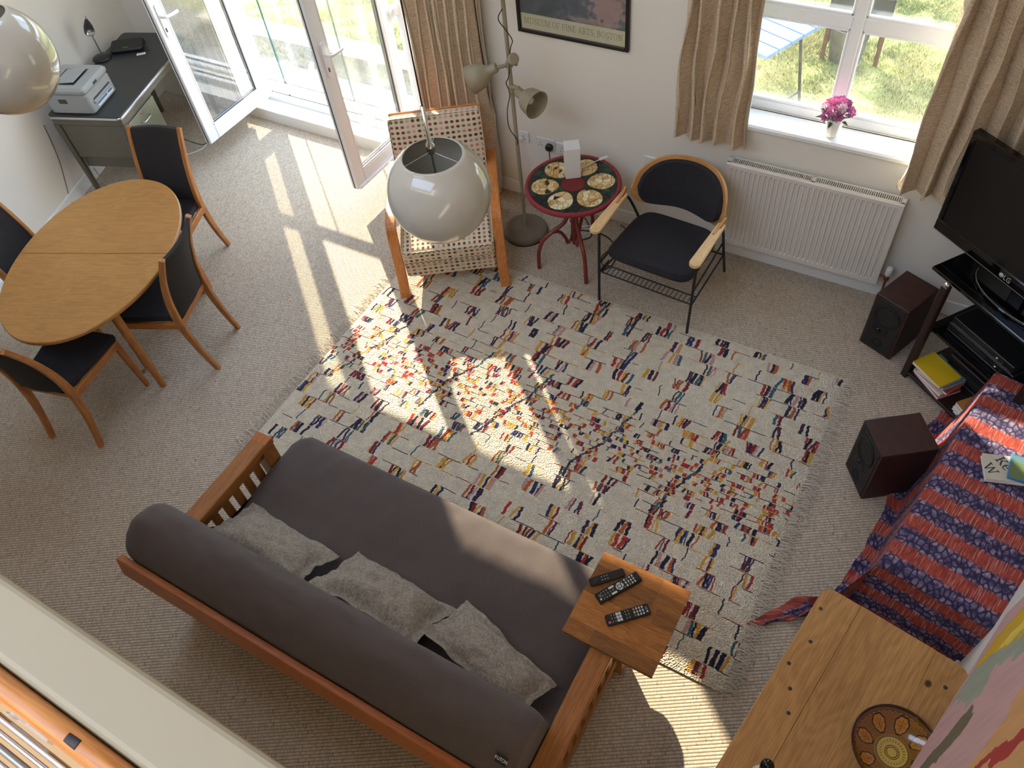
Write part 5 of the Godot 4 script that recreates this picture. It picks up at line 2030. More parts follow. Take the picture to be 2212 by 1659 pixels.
# ------------------------------------------------------------------ floor lamp
func build_floor_lamp() -> void:
	var l := thing("floor_lamp", "tall taupe metal floor lamp with two bell shades", "floor lamp", Vector3(-2.366, 0, -3.672))
	var st := ns()
	lathe(st, [Vector2(0, 0.004), Vector2(0.150, 0.004), Vector2(0.156, 0.010), Vector2(0.154, 0.034), Vector2(0.146, 0.046), Vector2(0.120, 0.052), Vector2(0.02, 0.056), Vector2(0.013, 0.062), Vector2(0, 0.062)], 44)
	shape("base", st, M.lamp_base, l)
	st = ns()
	lathe(st, [Vector2(0, 0), Vector2(0.158, 0.0), Vector2(0.160, 0.006), Vector2(0.150, 0.008)], 44)
	shape("base_ring", st, M.black_plastic, l)
	st = ns()
	tube(st, [Vector3(0, 0.05, 0), Vector3(0, 1.93, 0)], 0.0125, 12)
	shape("pole", st, M.lamp_taupe, l)
	# shades: [height, direction of the opening, offset]
	var heads := [[1.285, Vector3(-0.80, -0.40, 0.42), Vector3(-0.055, 0, 0.06)], [1.125, Vector3(0.93, -0.10, 0.34), Vector3(0.05, 0, 0.015)], [1.86, Vector3(-0.5, -0.5, 0.7), Vector3(-0.03, 0.02, 0.05)]]
	for h in heads:
		var dir: Vector3 = (h[1] as Vector3).normalized()
		var o: Vector3 = Vector3(0, h[0], 0) + h[2]
		var sidev := dir.cross(Vector3.UP).normalized()
		var xf := Transform3D(Basis(sidev, dir, sidev.cross(dir)), o)
		st = ns()
		lathe(st, [Vector2(0, -0.004), Vector2(0.026, -0.004), Vector2(0.030, 0.004), Vector2(0.031, 0.045), Vector2(0.036, 0.056), Vector2(0.058, 0.075), Vector2(0.071, 0.098), Vector2(0.078, 0.13), Vector2(0.083, 0.172), Vector2(0.086, 0.175), Vector2(0.083, 0.176), Vector2(0.079, 0.17), Vector2(0.073, 0.13), Vector2(0.066, 0.10), Vector2(0.03, 0.065), Vector2(0, 0.06)], 32, xf)
		var sh := shape("shade", st, M.lamp_taupe, l)
		st = ns()
		lathe(st, [Vector2(0, 0.06), Vector2(0.02, 0.07), Vector2(0.03, 0.10), Vector2(0.02, 0.125), Vector2(0, 0.132)], 16, xf)
		shape("bulb", st, M.frosted, sh)
		st = ns()
		tube(st, [Vector3(0, h[0], 0), o + dir * 0.02], 0.012, 8)
		bx(st, Transform3D(Basis.IDENTITY, Vector3(0, h[0], 0)), Vector3(0.036, 0.05, 0.036), 0.006)
		lathe(st, [Vector2(0, -0.03), Vector2(0.014, -0.03), Vector2(0.014, 0.03), Vector2(0, 0.03)], 12, Transform3D(Basis(Vector3.FORWARD, PI / 2), Vector3(0.03, h[0] + 0.02, 0.01)))
		shape("clamp", st, M.lamp_taupe, l)
	# cup at the back of the upper shade
	st = ns()
	lathe(st, [Vector2(0, -0.02), Vector2(0.024, -0.02), Vector2(0.032, 0.0), Vector2(0.033, 0.02), Vector2(0.026, 0.022), Vector2(0, 0.012)], 20, rot(0.045, 1.34, 0.03, Vector3(50, 30, -30)))
	shape("knuckle", st, M.lamp_taupe, l)
	st = ns()
	tube(st, smooth_path([Vector3(0.0, 1.62, 0.014), Vector3(-0.03, 1.56, 0.02), Vector3(0.012, 1.50, 0.016), Vector3(0.05, 1.45, 0.02), Vector3(0.03, 1.39, 0.02), Vector3(0.0, 1.22, 0.016), Vector3(-0.022, 1.17, 0.02), Vector3(-0.006, 1.10, 0.016), Vector3(-0.035, 0.98, 0.02), Vector3(-0.035, 0.86, 0.02), Vector3(0.012, 0.78, 0.014), Vector3(0.006, 0.74, 0.013)], 6), 0.003, 6)
	shape("flex", st, M.black_plastic, l)

# ------------------------------------------------------------------ globe pendants
func build_pendants() -> void:
	var specs := [["opal glass globe pendant hanging in front of the spotted armchair", Vector3(-1.596, 1.882, -1.90), 0.198], ["opal glass globe pendant cut by the left edge, over the dining table", Vector3(-3.99, 2.0, -1.781), 0.247]]
	for s in specs:
		var p := thing("globe_pendant", s[0], "pendant lamp", s[1])
		var R: float = s[2]
		var op := 0.60 # half angle of the open top
		var prof := []
		for i in 33:
			var a: float = PI - (PI - op) * i / 32.0
			prof.append(Vector2(sin(a) * R, cos(a) * R))
		var Ri := R - 0.004
		for i in 33:
			var a: float = op + (PI - op) * i / 32.0
			prof.append(Vector2(sin(a) * Ri, cos(a) * Ri))
		prof[0].x = 0.0
		prof[65].x = 0.0
		var st := ns()
		lathe(st, prof, 56)
		shape("globe", st, M.opal, p)
		var ty := cos(op) * R
		st = ns()
		tube(st, [Vector3(0, ty - 0.10, 0), Vector3(0, ty + 0.02, 0)], 0.0045, 8)
		lathe(st, [Vector2(0, ty - 0.115), Vector2(0.009, ty - 0.108), Vector2(0.009, ty - 0.096), Vector2(0, ty - 0.09)], 12)
		shape("spindle", st, M.chrome, p)
		st = ns()
		lathe(st, [Vector2(0, ty + 0.01), Vector2(0.016, ty + 0.012), Vector2(0.017, ty + 0.045), Vector2(0.009, ty + 0.055), Vector2(0.0075, ty + 0.20), Vector2(0, ty + 0.20)], 14)
		shape("tube", st, M.chrome, p)
		for k in 3:
			var a := TAU * k / 3.0
			st = ns()
			tube(st, [Vector3(cos(a) * sin(op) * (R - 0.003), ty, sin(a) * sin(op) * (R - 0.003)), Vector3(0, ty + 0.015, 0)], 0.0012, 5)
			shape("spoke", st, M.chrome, p)
		st = ns()
		tube(st, [Vector3(0, ty + 0.20, 0), Vector3(0, 5.2 - (s[1] as Vector3).y, 0)], 0.003, 6)
		shape("cable", st, M.black_plastic, p)

# ------------------------------------------------------------------ radiator
func build_radiator() -> void:
	var r := thing("radiator", "white ribbed panel radiator under the window", "radiator", Vector3(-0.572, 0, 0))
	var hw := 0.508
	var y0 := 0.158
	var y1 := 0.763
	var zf := -3.952
	# ribbed front: flat edge, then shallow flutes
	var st := ns()
	var prof := []
	var ribs := 33
	prof.append([-hw, 0.0])
	prof.append([-hw + 0.02, 0.0])
	for i in ribs:
		var xa := -hw + 0.024 + (hw * 2 - 0.048) * i / ribs
		var w := (hw * 2 - 0.048) / ribs
		for q in [[0.0, 0.0], [0.25, 0.0], [0.38, -0.009], [0.68, -0.009], [0.82, 0.0]]:
			prof.append([xa + w * q[0], q[1]])
	prof.append([hw - 0.02, 0.0])
	prof.append([hw, 0.0])
	var rows := [[y0, 0.0], [y0 + 0.028, 0.0], [y0 + 0.04, 1.0], [y1 - 0.042, 1.0], [y1 - 0.03, 0.0], [y1 - 0.008, 0.0], [y1, -9.0]]
	for j in rows.size() - 1:
		for i in prof.size() - 1:
			var p := func(a: int, b: int) -> Vector3:
				var f: float = rows[b][1]
				return Vector3(prof[a][0], rows[b][0], zf - (0.008 if f < 0 else 0.0) + prof[a][1] * maxf(f, 0.0))
			quad(st, p.call(i, j), p.call(i + 1, j), p.call(i + 1, j + 1), p.call(i, j + 1))
	shape("front_panel", st, M.radiator_white, r)
	shape("rear_panel", box(-hw, hw, y0 + 0.01, y1 - 0.03, -4.025, -4.018, 0.002), M.radiator_white, r)
	shape("core", box(-hw + 0.02, hw - 0.02, y0 + 0.03, y1 - 0.06, -4.01, -3.972, 0.002), M.dark_gap, r)
	for e in [-1.0, 1.0]:
		shape("side_panel", box(e * hw - 0.002 - 0.002, e * hw + 0.002, y0 + 0.01, y1, -4.026, zf - 0.004, 0.0015), M.radiator_white, r)
	st = ns()
	box(-hw, hw, y1 - 0.004, y1 + 0.001, zf - 0.020, zf - 0.006, 0.001, st)
	box(-hw, hw, y1 - 0.004, y1 + 0.001, -4.026, -4.014, 0.001, st)
	for x in [-hw + 0.012, 0.0, hw - 0.012]:
		box(x - 0.012, x + 0.012, y1 - 0.004, y1 + 0.001, -4.02, zf - 0.01, 0.001, st)
	shape("top_frame", st, M.radiator_white, r)
	for i in 86:
		var x := -hw + 0.03 + i * (2 * hw - 0.06) / 85.0
		if absf(x) < 0.016:
			continue
		shape("grille_bar", box(x - 0.0022, x + 0.0022, y1 - 0.018, y1, -4.016, zf - 0.018, 0.0), M.radiator_white, r)
	# valve and pipe
	st = ns()
	tube(st, [Vector3(hw, 0.205, -3.985), Vector3(hw + 0.045, 0.205, -3.985)], 0.008, 8)
	tube(st, [Vector3(hw + 0.045, 0.0, -3.985), Vector3(hw + 0.045, 0.215, -3.985)], 0.0075, 8)
	lathe(st, [Vector2(0, 0.185), Vector2(0.015, 0.188), Vector2(0.015, 0.222), Vector2(0, 0.225)], 12, at(hw + 0.045, 0, -3.985))
	var pipe := shape("pipe", st, M.copper, r)
	st = ns()
	lathe(st, [Vector2(0, 0.225), Vector2(0.018, 0.226), Vector2(0.022, 0.240), Vector2(0.021, 0.275), Vector2(0.016, 0.288), Vector2(0, 0.29)], 18, at(hw + 0.045, 0, -3.985))
	shape("valve_head", st, M.white_plastic, pipe)

# ------------------------------------------------------------------ framed poster, sockets
func build_wall_things() -> void:
	var x0 := -2.505
	var x1 := -1.766
	var y0 := 1.283
	var y1 := 2.30
	var p := thing("framed_poster", "black framed museum poster of dark blue blotches on the window wall", "poster", Vector3(0, 0, WZ))
	for r in [[x0, x0 + 0.022, y0, y1], [x1 - 0.022, x1, y0, y1], [x0 + 0.022, x1 - 0.022, y0, y0 + 0.022], [x0 + 0.022, x1 - 0.022, y1 - 0.022, y1]]:
		shape("frame_bar", box(r[0], r[1], r[2], r[3], 0.0, 0.026, 0.003), M.frame_black, p)
	var im := Image.create(512, 704, false, Image.FORMAT_RGB8)
	var n1 := noise(401, 0.010, 4)
	var n2 := noise(402, 0.016, 4)
	for y in 704:
		for x in 512:
			var c := c8(44, 62, 72).lerp(c8(66, 70, 96), clampf(0.5 + 1.2 * n1.get_noise_2d(x, y), 0, 1))
			c = c.lerp(c8(52, 92, 86), clampf(1.6 * n2.get_noise_2d(x + 300, y), 0, 0.8))
			c = c.lerp(c8(28, 36, 48), clampf(1.5 * n2.get_noise_2d(x, y + 500), 0, 0.7))
			# rosy patch low on the right
			var q := Vector2((x - 425) / 105.0, (y - 610) / 110.0).length() + 0.55 * n2.get_noise_2d(x * 1.6, y * 1.6)
			c = c.lerp(c8(176, 132, 122), clampf((1.0 - q) * 2.2, 0.0, 0.85))
			var q2 := Vector2((x - 340) / 130.0, (y - 690) / 20.0).length() + 0.5 * n2.get_noise_2d(x * 2.0, y * 2.0)
			c = c.lerp(c8(170, 136, 118), clampf((1.0 - q2) * 2.0, 0.0, 0.7))
			im.set_pixel(x, y, c)
	textured("poster_print", im, 0.35)
	shape("margin", box(x0 + 0.02, x1 - 0.02, y0 + 0.02, y1 - 0.02, 0.004, 0.010, 0.0), mat("poster_margin", c8(206, 200, 164), 0.35), p)
	var st := ns()
	var b0 := y0 + 0.118
	quad(st, Vector3(x0 + 0.022, b0, 0.0115), Vector3(x1 - 0.022, b0, 0.0115), Vector3(x1 - 0.022, y1 - 0.03, 0.0115), Vector3(x0 + 0.022, y1 - 0.03, 0.0115), Vector2(0, 1), Vector2(1, 1), Vector2(1, 0), Vector2(0, 0))
	shape("picture", st, M.poster_print, p)
	var tm := letters("MUSEUM OF FINE ARTS, BOSTON", 0.052, 0.0004, "Droid Serif")
	var tw := tm.get_aabb().size.x
	var t := shape("title", tm, M.poster_ink, p)
	t.position = Vector3((x0 + x1) / 2, y0 + 0.072, 0.0108)
	t.scale = Vector3(0.655 / maxf(tw, 0.01), 1.0, 1.0)
	shape("glazing", box(x0 + 0.021, x1 - 0.021, y0 + 0.021, y1 - 0.021, 0.0155, 0.0175, 0.0), M.glass, p)
	# sockets
	for s in [[-2.548, 0.505, 0.09, "square white aerial socket behind the floor lamp pole"], [-2.376, 0.493, 0.15, "double white power socket with a black plug, by the floor lamp"], [-2.245, 0.485, 0.10, "white power socket behind the frosted box lamp"], [-1.60, 0.555, 0.09, "white power socket partly behind the black chair back"]]:
		var o := thing("wall_socket", s[3], "socket", Vector3(s[0], s[1], WZ))
		var w: float = s[2]
		shape("plate", box(-w / 2, w / 2, -0.044, 0.044, 0.0, 0.010, 0.003), M.white_plastic, o)
		var cnt := 2 if w > 0.12 else 1
		for k in cnt:
			var cx := 0.0 if cnt == 1 else -0.036 + 0.072 * k
			for h in [[0.0, 0.006, 0.004, 0.009], [-0.011, -0.016, 0.008, 0.005], [0.011, -0.016, 0.008, 0.005]]:
				shape("pin_hole", box(cx + h[0] - h[2] / 2, cx + h[0] + h[2] / 2, h[1] - h[3] / 2, h[1] + h[3] / 2, 0.0098, 0.0103, 0.0), M.dark_gap, o)
			shape("rocker", box(cx - 0.007, cx + 0.007, 0.020, 0.036, 0.010, 0.014, 0.002), M.white_plastic, o)
	var pl := thing("power_plug", "black plug with hanging lead in the double wall socket", "plug", Vector3(-2.335, 0.487, WZ + 0.012))
	var st2 := ns()
	slab(st2, rrect(0.05, 0.05, 0.018, 4), 0.0, 0.034, 0.006, rot(0, 0, 0, Vector3(90, 0, 0)))
	shape("body", st2, M.black_plastic, pl)
	st2 = ns()
	tube(st2, smooth_path([Vector3(0, -0.02, 0.02), Vector3(0.004, -0.06, 0.024), Vector3(0.012, -0.20, 0.02), Vector3(0.03, -0.40, 0.02), Vector3(0.08, -0.48, 0.08), Vector3(0.2, -0.483, 0.14), Vector3(0.30, -0.484, 0.24)], 5), 0.0035, 6)
	shape("lead", st2, M.black_plastic, pl)
	var ap := thing("plug_adapter", "small white plug with thin lead in the aerial socket", "plug", Vector3(-2.556, 0.497, WZ + 0.010))
	st2 = ns()
	lathe(st2, [Vector2(0, 0), Vector2(0.014, 0), Vector2(0.016, 0.02), Vector2(0.012, 0.034), Vector2(0, 0.036)], 14, rot(0, 0, 0, Vector3(70, 0, 0)))
	shape("body", st2, M.white_plastic, ap)
	st2 = ns()
	tube(st2, smooth_path([Vector3(0, -0.005, 0.03), Vector3(0.03, -0.10, 0.05), Vector3(0.08, -0.25, 0.05), Vector3(0.10, -0.44, 0.06), Vector3(0.16, -0.492, 0.10)], 5), 0.0022, 6)
	shape("lead", st2, M.white_plastic, ap)
	# cables on the carpet under the mosaic table
	var fl := [
		["white twin cable looping from the wall to the carpet by the lamp base", M.white_plastic, [Vector3(-2.26, 0.45, -4.03), Vector3(-2.20, 0.25, -3.99), Vector3(-2.17, 0.08, -3.93), Vector3(-2.10, 0.008, -3.86), Vector3(-1.98, 0.008, -3.90), Vector3(-1.90, 0.02, -3.97), Vector3(-1.88, 0.10, -4.02)], 0.005],
		["black cable snaking on carpet behind the red table stand", M.black_plastic, [Vector3(-2.22, 0.006, -3.93), Vector3(-2.08, 0.006, -3.98), Vector3(-1.98, 0.006, -3.90), Vector3(-1.92, 0.006, -3.80), Vector3(-2.02, 0.006, -3.72), Vector3(-2.05, 0.006, -3.82), Vector3(-1.86, 0.006, -3.86), Vector3(-1.72, 0.006, -3.78), Vector3(-1.66, 0.006, -3.62), Vector3(-1.71, 0.006, -3.52), Vector3(-1.70, 0.006, -3.64)], 0.004],
		["black cable coiled on carpet between red table legs and chair", M.black_plastic, [Vector3(-1.78, 0.006, -4.0), Vector3(-1.66, 0.006, -3.94), Vector3(-1.60, 0.006, -3.84), Vector3(-1.66, 0.006, -3.74), Vector3(-1.74, 0.006, -3.80), Vector3(-1.68, 0.006, -3.90), Vector3(-1.76, 0.006, -3.66), Vector3(-1.70, 0.006, -3.56)], 0.0035],
	]
	for c in fl:
		st2 = ns()
		tube(st2, smooth_path(c[2], 6), c[3], 6)
		solo("cable", st2, c[1], c[0], "cable")

# ------------------------------------------------------------------ television corner
func build_tv_corner() -> void:
	var O := Vector3(0.26, 0, -3.46)
	var turn := -36.0
	var B := Basis(Vector3.UP, deg_to_rad(turn))
	var W := func(x: float, y: float, z: float) -> Vector3: return O + B * Vector3(x, y, z)
	var s := thing("tv_stand", "black television stand with glossy shelves and dark wooden posts", "tv stand", O, turn)
	shape("top_shelf", box(-0.145, 0.72, 0.700, 0.722, -0.50, -0.045, 0.004), M.black_gloss, s)
	shape("shelf", box(-0.02, 0.60, 0.380, 0.395, -0.46, -0.03, 0.003), M.black_gloss, s)
	shape("base_shelf", box(-0.02, 0.66, 0.035, 0.055, -0.46, 0.01, 0.003), M.dark_wood, s)
	for x in [0.0, 0.60]:
		for z in [-0.005, -0.46]:
			shape("post", box(x - 0.02, x + 0.02, 0.0, 0.70 if z < -0.1 else 0.725, z - 0.02, z + 0.02, 0.005), M.dark_wood, s)
			if z > -0.1:
				var st := ns()
				lathe(st, [Vector2(0.014, 0.724), Vector2(0.014, 0.735), Vector2(0.008, 0.74), Vector2(0, 0.74)], 14, at(x, 0, z))
				shape("cap", st, M.alu, s)
		shape("side_bar", box(x - 0.012, x + 0.012, 0.36, 0.38, -0.45, -0.01, 0.002), M.dark_wood, s)
		shape("foot_bar", box(x - 0.018, x + 0.018, 0.0, 0.035, -0.46, 0.0, 0.003), M.dark_wood, s)
	# television
	var tx := -0.318
	var tw := 1.12
	var t := thing("television", "large black flat television standing across the room corner", "television", W.call(0.0, 0.0, 0.0), turn)
	shape("screen_panel", box(tx + 0.03, tx + tw - 0.03, 0.86, 1.36, -0.205, -0.178, 0.001), M.tv_screen, t)
	for r in [[tx, tx + tw, 0.795, 0.865], [tx, tx + tw, 1.355, 1.392], [tx, tx + 0.034, 0.865, 1.355], [tx + tw - 0.034, tx + tw, 0.865, 1.355]]:
		shape("bezel", box(r[0], r[1], r[2], r[3], -0.215, -0.172, 0.006), M.black_gloss, t)
	shape("bezel_line", box(tx + 0.005, tx + tw - 0.005, 0.8, 0.8035, -0.1725, -0.1705, 0.0005), M.steel, t)
	shape("back_housing", box(tx + 0.12, tx + tw - 0.12, 0.84, 1.32, -0.27, -0.21, 0.02), M.black_plastic, t)
	var lx_ := tx + tw * 0.5 - 0.11
	var lg := shape("logo", letters("LG", 0.036, 0.0008, "Droid Sans"), M.button_grey, t)
	lg.position = Vector3(lx_ + 0.035, 0.828, -0.1712)
	var st := ns()
	lathe(st, [Vector2(0.0125, 0), Vector2(0.0125, 0.0012), Vector2(0, 0.0012)], 20, rot(lx_, 0.828, -0.172, Vector3(90, 0, 0)))
	shape("logo_disc", st, M.button_grey, t)
	st = ns()
	bx(st, at(tx + tw / 2, 0.77, -0.215), Vector3(0.09, 0.10, 0.04), 0.01)
	shape("neck", st, M.black_gloss, t)
	st = ns()
	var ov := PackedVector2Array()
	for i in 48:
		ov.append(Vector2(cos(TAU * i / 48) * 0.26 + tx + tw / 2, sin(TAU * i / 48) * 0.145 - 0.235))
	slab(st, ov, 0.7225, 0.738, 0.004)
	var bs := shape("base", st, M.black_gloss, t)
	st = ns()
	var arc := []
	for i in 19:
		var a := 0.15 + (PI - 0.3) * i / 18.0
		arc.append(Vector3(cos(a) * 0.257 + tx + tw / 2, 0.7385, sin(a) * 0.142 - 0.235))
	tube(st, arc, 0.0022, 6)
	shape("base_trim", st, M.steel, bs)
	# players on the shelves
	for a in [["black disc player on the middle shelf of the stand", 0.05, 0.395, 0.06, 0.43], ["flat black set-top box above the magazines", 0.06, 0.455, 0.05, 0.40], ["deep black amplifier at the back of the bottom shelf", 0.10, 0.055, 0.15, 0.42]]:
		var low: bool = a[2] < 0.1
		var b := thing("av_box", a[0], "player", W.call(a[1] + a[4] / 2, a[2], -0.23 if not low else -0.30), turn)
		var w: float = a[4]
		var h: float = a[3]
		shape("case", box(-w / 2, w / 2, 0.0, h, -0.14, 0.14, 0.004), M.black_plastic, b)
		shape("display", box(-w * 0.30, w * 0.10, h * 0.42, h * 0.72, 0.1395, 0.1408, 0.0005), M.speaker_front, b)
		shape("fascia_line", box(-w / 2 + 0.005, w / 2 - 0.005, h * 0.2, h * 0.2 + 0.002, 0.1395, 0.1407, 0.0003), M.steel, b)
		for k in 2:
			var kn := ns()
			lathe(kn, [Vector2(0.008, 0), Vector2(0.008, 0.008), Vector2(0, 0.009)], 14, rot(w * 0.26 + k * 0.035, h * 0.55, 0.14, Vector3(90, 0, 0)))
			shape("knob", kn, M.alu if k == 0 else M.black_plastic, b)
	# magazines lying on the bottom shelf
	var cols := ["magazine_red", "book_cream", "magazine_red", "magazine_teal", "magazine_yellow", "book_cream", "magazine_tan", "paper", "magazine_tan"]
	var desc := ["red-edged magazine at the bottom of the left pile", "cream magazine second in the left pile", "red magazine in the middle of the left pile", "teal magazine under the yellow one", "yellow magazine on top of the left pile", "cream book at the bottom of the right pile", "tan book in the middle of the right pile", "white book under the top of the right pile", "tan-covered book on top of the right pile"]
	for i in 9:
		var left := i < 5
		var k := i if left else i - 5
		var hh := 0.020 if left else 0.022
		var m := thing("magazine", desc[i], "magazine" if left else "book", W.call((0.15 if left else 0.43) + rng.randf_range(-0.012, 0.012) + (0.0 if i != 4 else -0.03), 0.0552 + hh * k, (-0.085 if left else -0.09) + rng.randf_range(-0.012, 0.012) + (0.03 if i == 4 else 0.0)), turn + rng.randf_range(-8, 8), "magazines on the bottom shelf of the television stand")
		var wx := 0.21 if left else 0.15
		var wz := 0.15 if left else 0.20
		shape("pages", box(-wx / 2 + 0.002, wx / 2 - 0.002, 0.0015, hh - 0.0015, -wz / 2 + 0.002, wz / 2 - 0.002, 0.0005), M.paper, m)
		shape("cover", box(-wx / 2, wx / 2, hh - 0.0015, hh - 0.0001, -wz / 2, wz / 2, 0.0003), M[cols[i]], m)
		shape("cover", box(-wx / 2, wx / 2, 0.0, 0.0014, -wz / 2, wz / 2, 0.0003), M[cols[i]], m)

func build_speakers() -> void:
	var sp := [["dark walnut loudspeaker on the floor beside the radiator", Vector3(0.112, 0, -3.700), -22.7, 0.208, 0.405, 0.275], ["dark walnut loudspeaker on the carpet beside the covered bench", Vector3(0.305, 0, -2.712), -54.4, 0.222, 0.405, 0.285]]
	for s in sp:
		var o := thing("loudspeaker", s[0], "loudspeaker", s[1], s[2], "pair of dark walnut loudspeakers")
		var w: float = s[3]
		var h: float = s[4]
		var d: float = s[5]
		shape("cabinet", box(-w / 2, w / 2, 0.0, h, -d / 2, d / 2 - 0.004, 0.003), M.walnut_veneer, o)
		shape("baffle", box(-w / 2 + 0.012, w / 2 - 0.012, 0.012, h - 0.012, d / 2 - 0.005, d / 2, 0.002), M.speaker_front, o)
		var st := ns()
		lathe(st, [Vector2(0.080, 0.0), Vector2(0.082, 0.005), Vector2(0.076, 0.008), Vector2(0.070, 0.004), Vector2(0.066, 0.006), Vector2(0.060, 0.002), Vector2(0.030, -0.012), Vector2(0.026, -0.003), Vector2(0.0, 0.004)], 36, rot(0, h - 0.115, d / 2, Vector3(90, 0, 0)))
		shape("cone", st, M.speaker_cone, o)
		st = ns()
		slab(st, rrect(0.10, 0.058, 0.012, 4), 0.0, 0.004, 0.001, rot(-0.012, h - 0.235, d / 2 - 0.001, Vector3(90, 0, 0)))
		var tw := shape("tweeter_plate", st, M.speaker_cone, o)
		st = ns()
		lathe(st, [Vector2(0.018, 0.003), Vector2(0.016, 0.008), Vector2(0.0, 0.013)], 20, rot(-0.02, h - 0.235, d / 2, Vector3(90, 0, 0)))
		shape("tweeter_dome", st, M.black_gloss, tw)
		st = ns()
		lathe(st, [Vector2(0.031, 0.0), Vector2(0.031, 0.003), Vector2(0.026, 0.003), Vector2(0.024, -0.004), Vector2(0.0, -0.004)], 24, rot(0.0, 0.075, d / 2, Vector3(90, 0, 0)))
		shape("port", st, M.dark_gap, o)

# ------------------------------------------------------------------ bench under its tie-dyed cover
func build_bench() -> void:
	# local x across (towards the wall), local z along the bench towards the viewer
	var TL := Vector3(0.623, 0.45, -3.198)
	var BL := Vector3(0.392, 0.45, -1.978)
	var d := (BL - TL).normalized()
	var turn := rad_to_deg(atan2(d.x, d.z))
	var b := thing("bench", "low bench hidden under an orange and violet tie-dyed cloth", "bench", Vector3(TL.x, 0, TL.z), turn)
	var L := TL.distance_to(BL)
	for x in [0.05, 0.44]:
		for z in [0.06, L - 0.06]:
			shape("leg", box(x - 0.025, x + 0.025, 0.0, 0.40, z - 0.025, z + 0.025, 0.004), M.dark_wood, b)
	shape("seat_board", box(0.012, 0.49, 0.40, 0.440, 0.012, L - 0.012, 0.006), M.dark_wood, b)
	# the cloth: one sheet, flat on top, hanging at the room side and at the near end
	var c := thing("cloth_cover", "orange and violet tie-dyed cloth draped over the bench, one corner on the carpet", "cloth", Vector3(TL.x, 0, TL.z), turn)
	var st := ns()
	var n := noise(501, 1.0, 3)
	var hang := 0.52
	var f := func(u: float, v: float) -> Vector3:
		# cloth coordinates: sx from -hang (room side hem) to 0.50 (wall edge); sz from -0.02 to L + hang
		var sx := lerpf(-hang, 0.56, u)
		var sz := lerpf(-0.06, L + 0.60, v)
		var dropx := maxf(0.0, -sx)
		var dropz := maxf(0.0, sz - L)
		var drop := maxf(dropx, dropz) if dropx * dropz > 0 else dropx + dropz
		var y := 0.447 + 0.005 * n.get_noise_2d(sx * 5.0, sz * 4.0)
		var x := maxf(sx, 0.0)
		var z := minf(sz, L)
		if drop > 0.0:
			var dn := minf(drop, 0.435)
			y -= dn
			var over := drop - dn
			var fold := 0.020 * sin(sz * 13.0 + 2.0 * n.get_noise_2d(sz * 2.0, 1.0)) * dn / 0.435
			var foldz := 0.026 * sin(sx * 15.0 + 1.0) * dn / 0.435
			if dropx > 0.0:
				x = -0.014 - 0.075 * pow(dn / 0.435, 1.3) * (0.6 + 0.4 * sin(sz * 4.2 + 0.4)) - absf(fold) * 0.6 - over * 0.8
			if dropz > 0.0:
				z = L + 0.010 + 0.05 * dn + absf(foldz) * 0.7 + over * 0.6
			if dropx * dropz > 0.0:
				# the corner falls in a pointed fold
				var k: float = min(dropx, dropz)
				x -= k * 0.25
				z += k * 0.55
			y = maxf(y, 0.008 + 0.018 * (0.5 + 0.5 * sin(sx * 23.0 + sz * 19.0)) * clampf(over * 20.0, 0.0, 1.0))
		# bunched against the slanting wall
		var lim := 0.472 + 0.030 * z / L
		if x > lim:
			y += (x - lim) * 0.5
			x = lim + (x - lim) * 0.1
		return Vector3(x, y, z)
	sheet(st, 70, 120, f, Vector2(1.08 / 0.83, (L + 0.66) / 0.83), true)
	shape("drape", st, M.bench_cloth, c)
	# books and cases at the wall end
	var B := Basis(Vector3.UP, deg_to_rad(turn))
	var put := func(x: float, z: float) -> Vector3: return Vector3(TL.x, 0.458, TL.z) + B * Vector3(x, 0, z)
	var items := [
		["cream paperback with black handwriting on its cover, on the tie-dyed cloth", 0.235, 0.50, 0.0, 0.025, "book_cream", 28.0, 0.20, 0.14],
		["blue-edged disc case with a green picture, lying over the cream paperback", 0.325, 0.47, 0.026, 0.015, "book_green", 12.0, 0.19, 0.14],
		["blue disc case with a red and yellow strip, farther along the bench", 0.34, 0.26, 0.0, 0.015, "magazine_red", -38.0, 0.19, 0.14],
	]
	for it in items:
		var p: Vector3 = put.call(it[1], it[2])
		p.y += it[3]
		var o := thing("book" if it[5] == "book_cream" else "disc_case", it[0], "book" if it[5] == "book_cream" else "disc case", p, turn + it[6])
		var w: float = it[7]
		var h: float = it[8]
		var t: float = it[4]
		if it[5] == "book_cream":
			shape("pages", box(-w / 2 + 0.003, w / 2 - 0.002, 0.002, t - 0.002, -h / 2 + 0.002, h / 2 - 0.002, 0.001), M.paper, o)
			shape("cover", box(-w / 2, w / 2, t - 0.002, t, -h / 2, h / 2, 0.0006), M.book_cream, o)
			shape("cover", box(-w / 2, w / 2, 0.0, 0.002, -h / 2, h / 2, 0.0006), M.book_cream, o)
			var tl := shape("lettering", letters("Ke\nW", 0.06, 0.0006, "Droid Serif"), M.ink, o)
			tl.transform = Transform3D(Basis.from_euler(Vector3(-PI / 2, -PI / 3, 0)), Vector3(-0.045, t + 0.0004, -0.005))
		else:
			shape("case", box(-w / 2, w / 2, 0.0, t, -h / 2, h / 2, 0.003), M.case_blue, o)
			shape("sleeve", box(-w / 2 + 0.004, w / 2 - 0.004, t - 0.0002, t + 0.0006, -h / 2 + 0.008, h / 2 - 0.003, 0.0002), M[it[5]], o)
			shape("strip", box(-w / 2 + 0.004, w / 2 - 0.004, t + 0.0004, t + 0.0009, -h / 2 + 0.012, -h / 2 + 0.045, 0.0002), M.magazine_yellow if it[5] == "magazine_red" else M.magazine_teal, o)

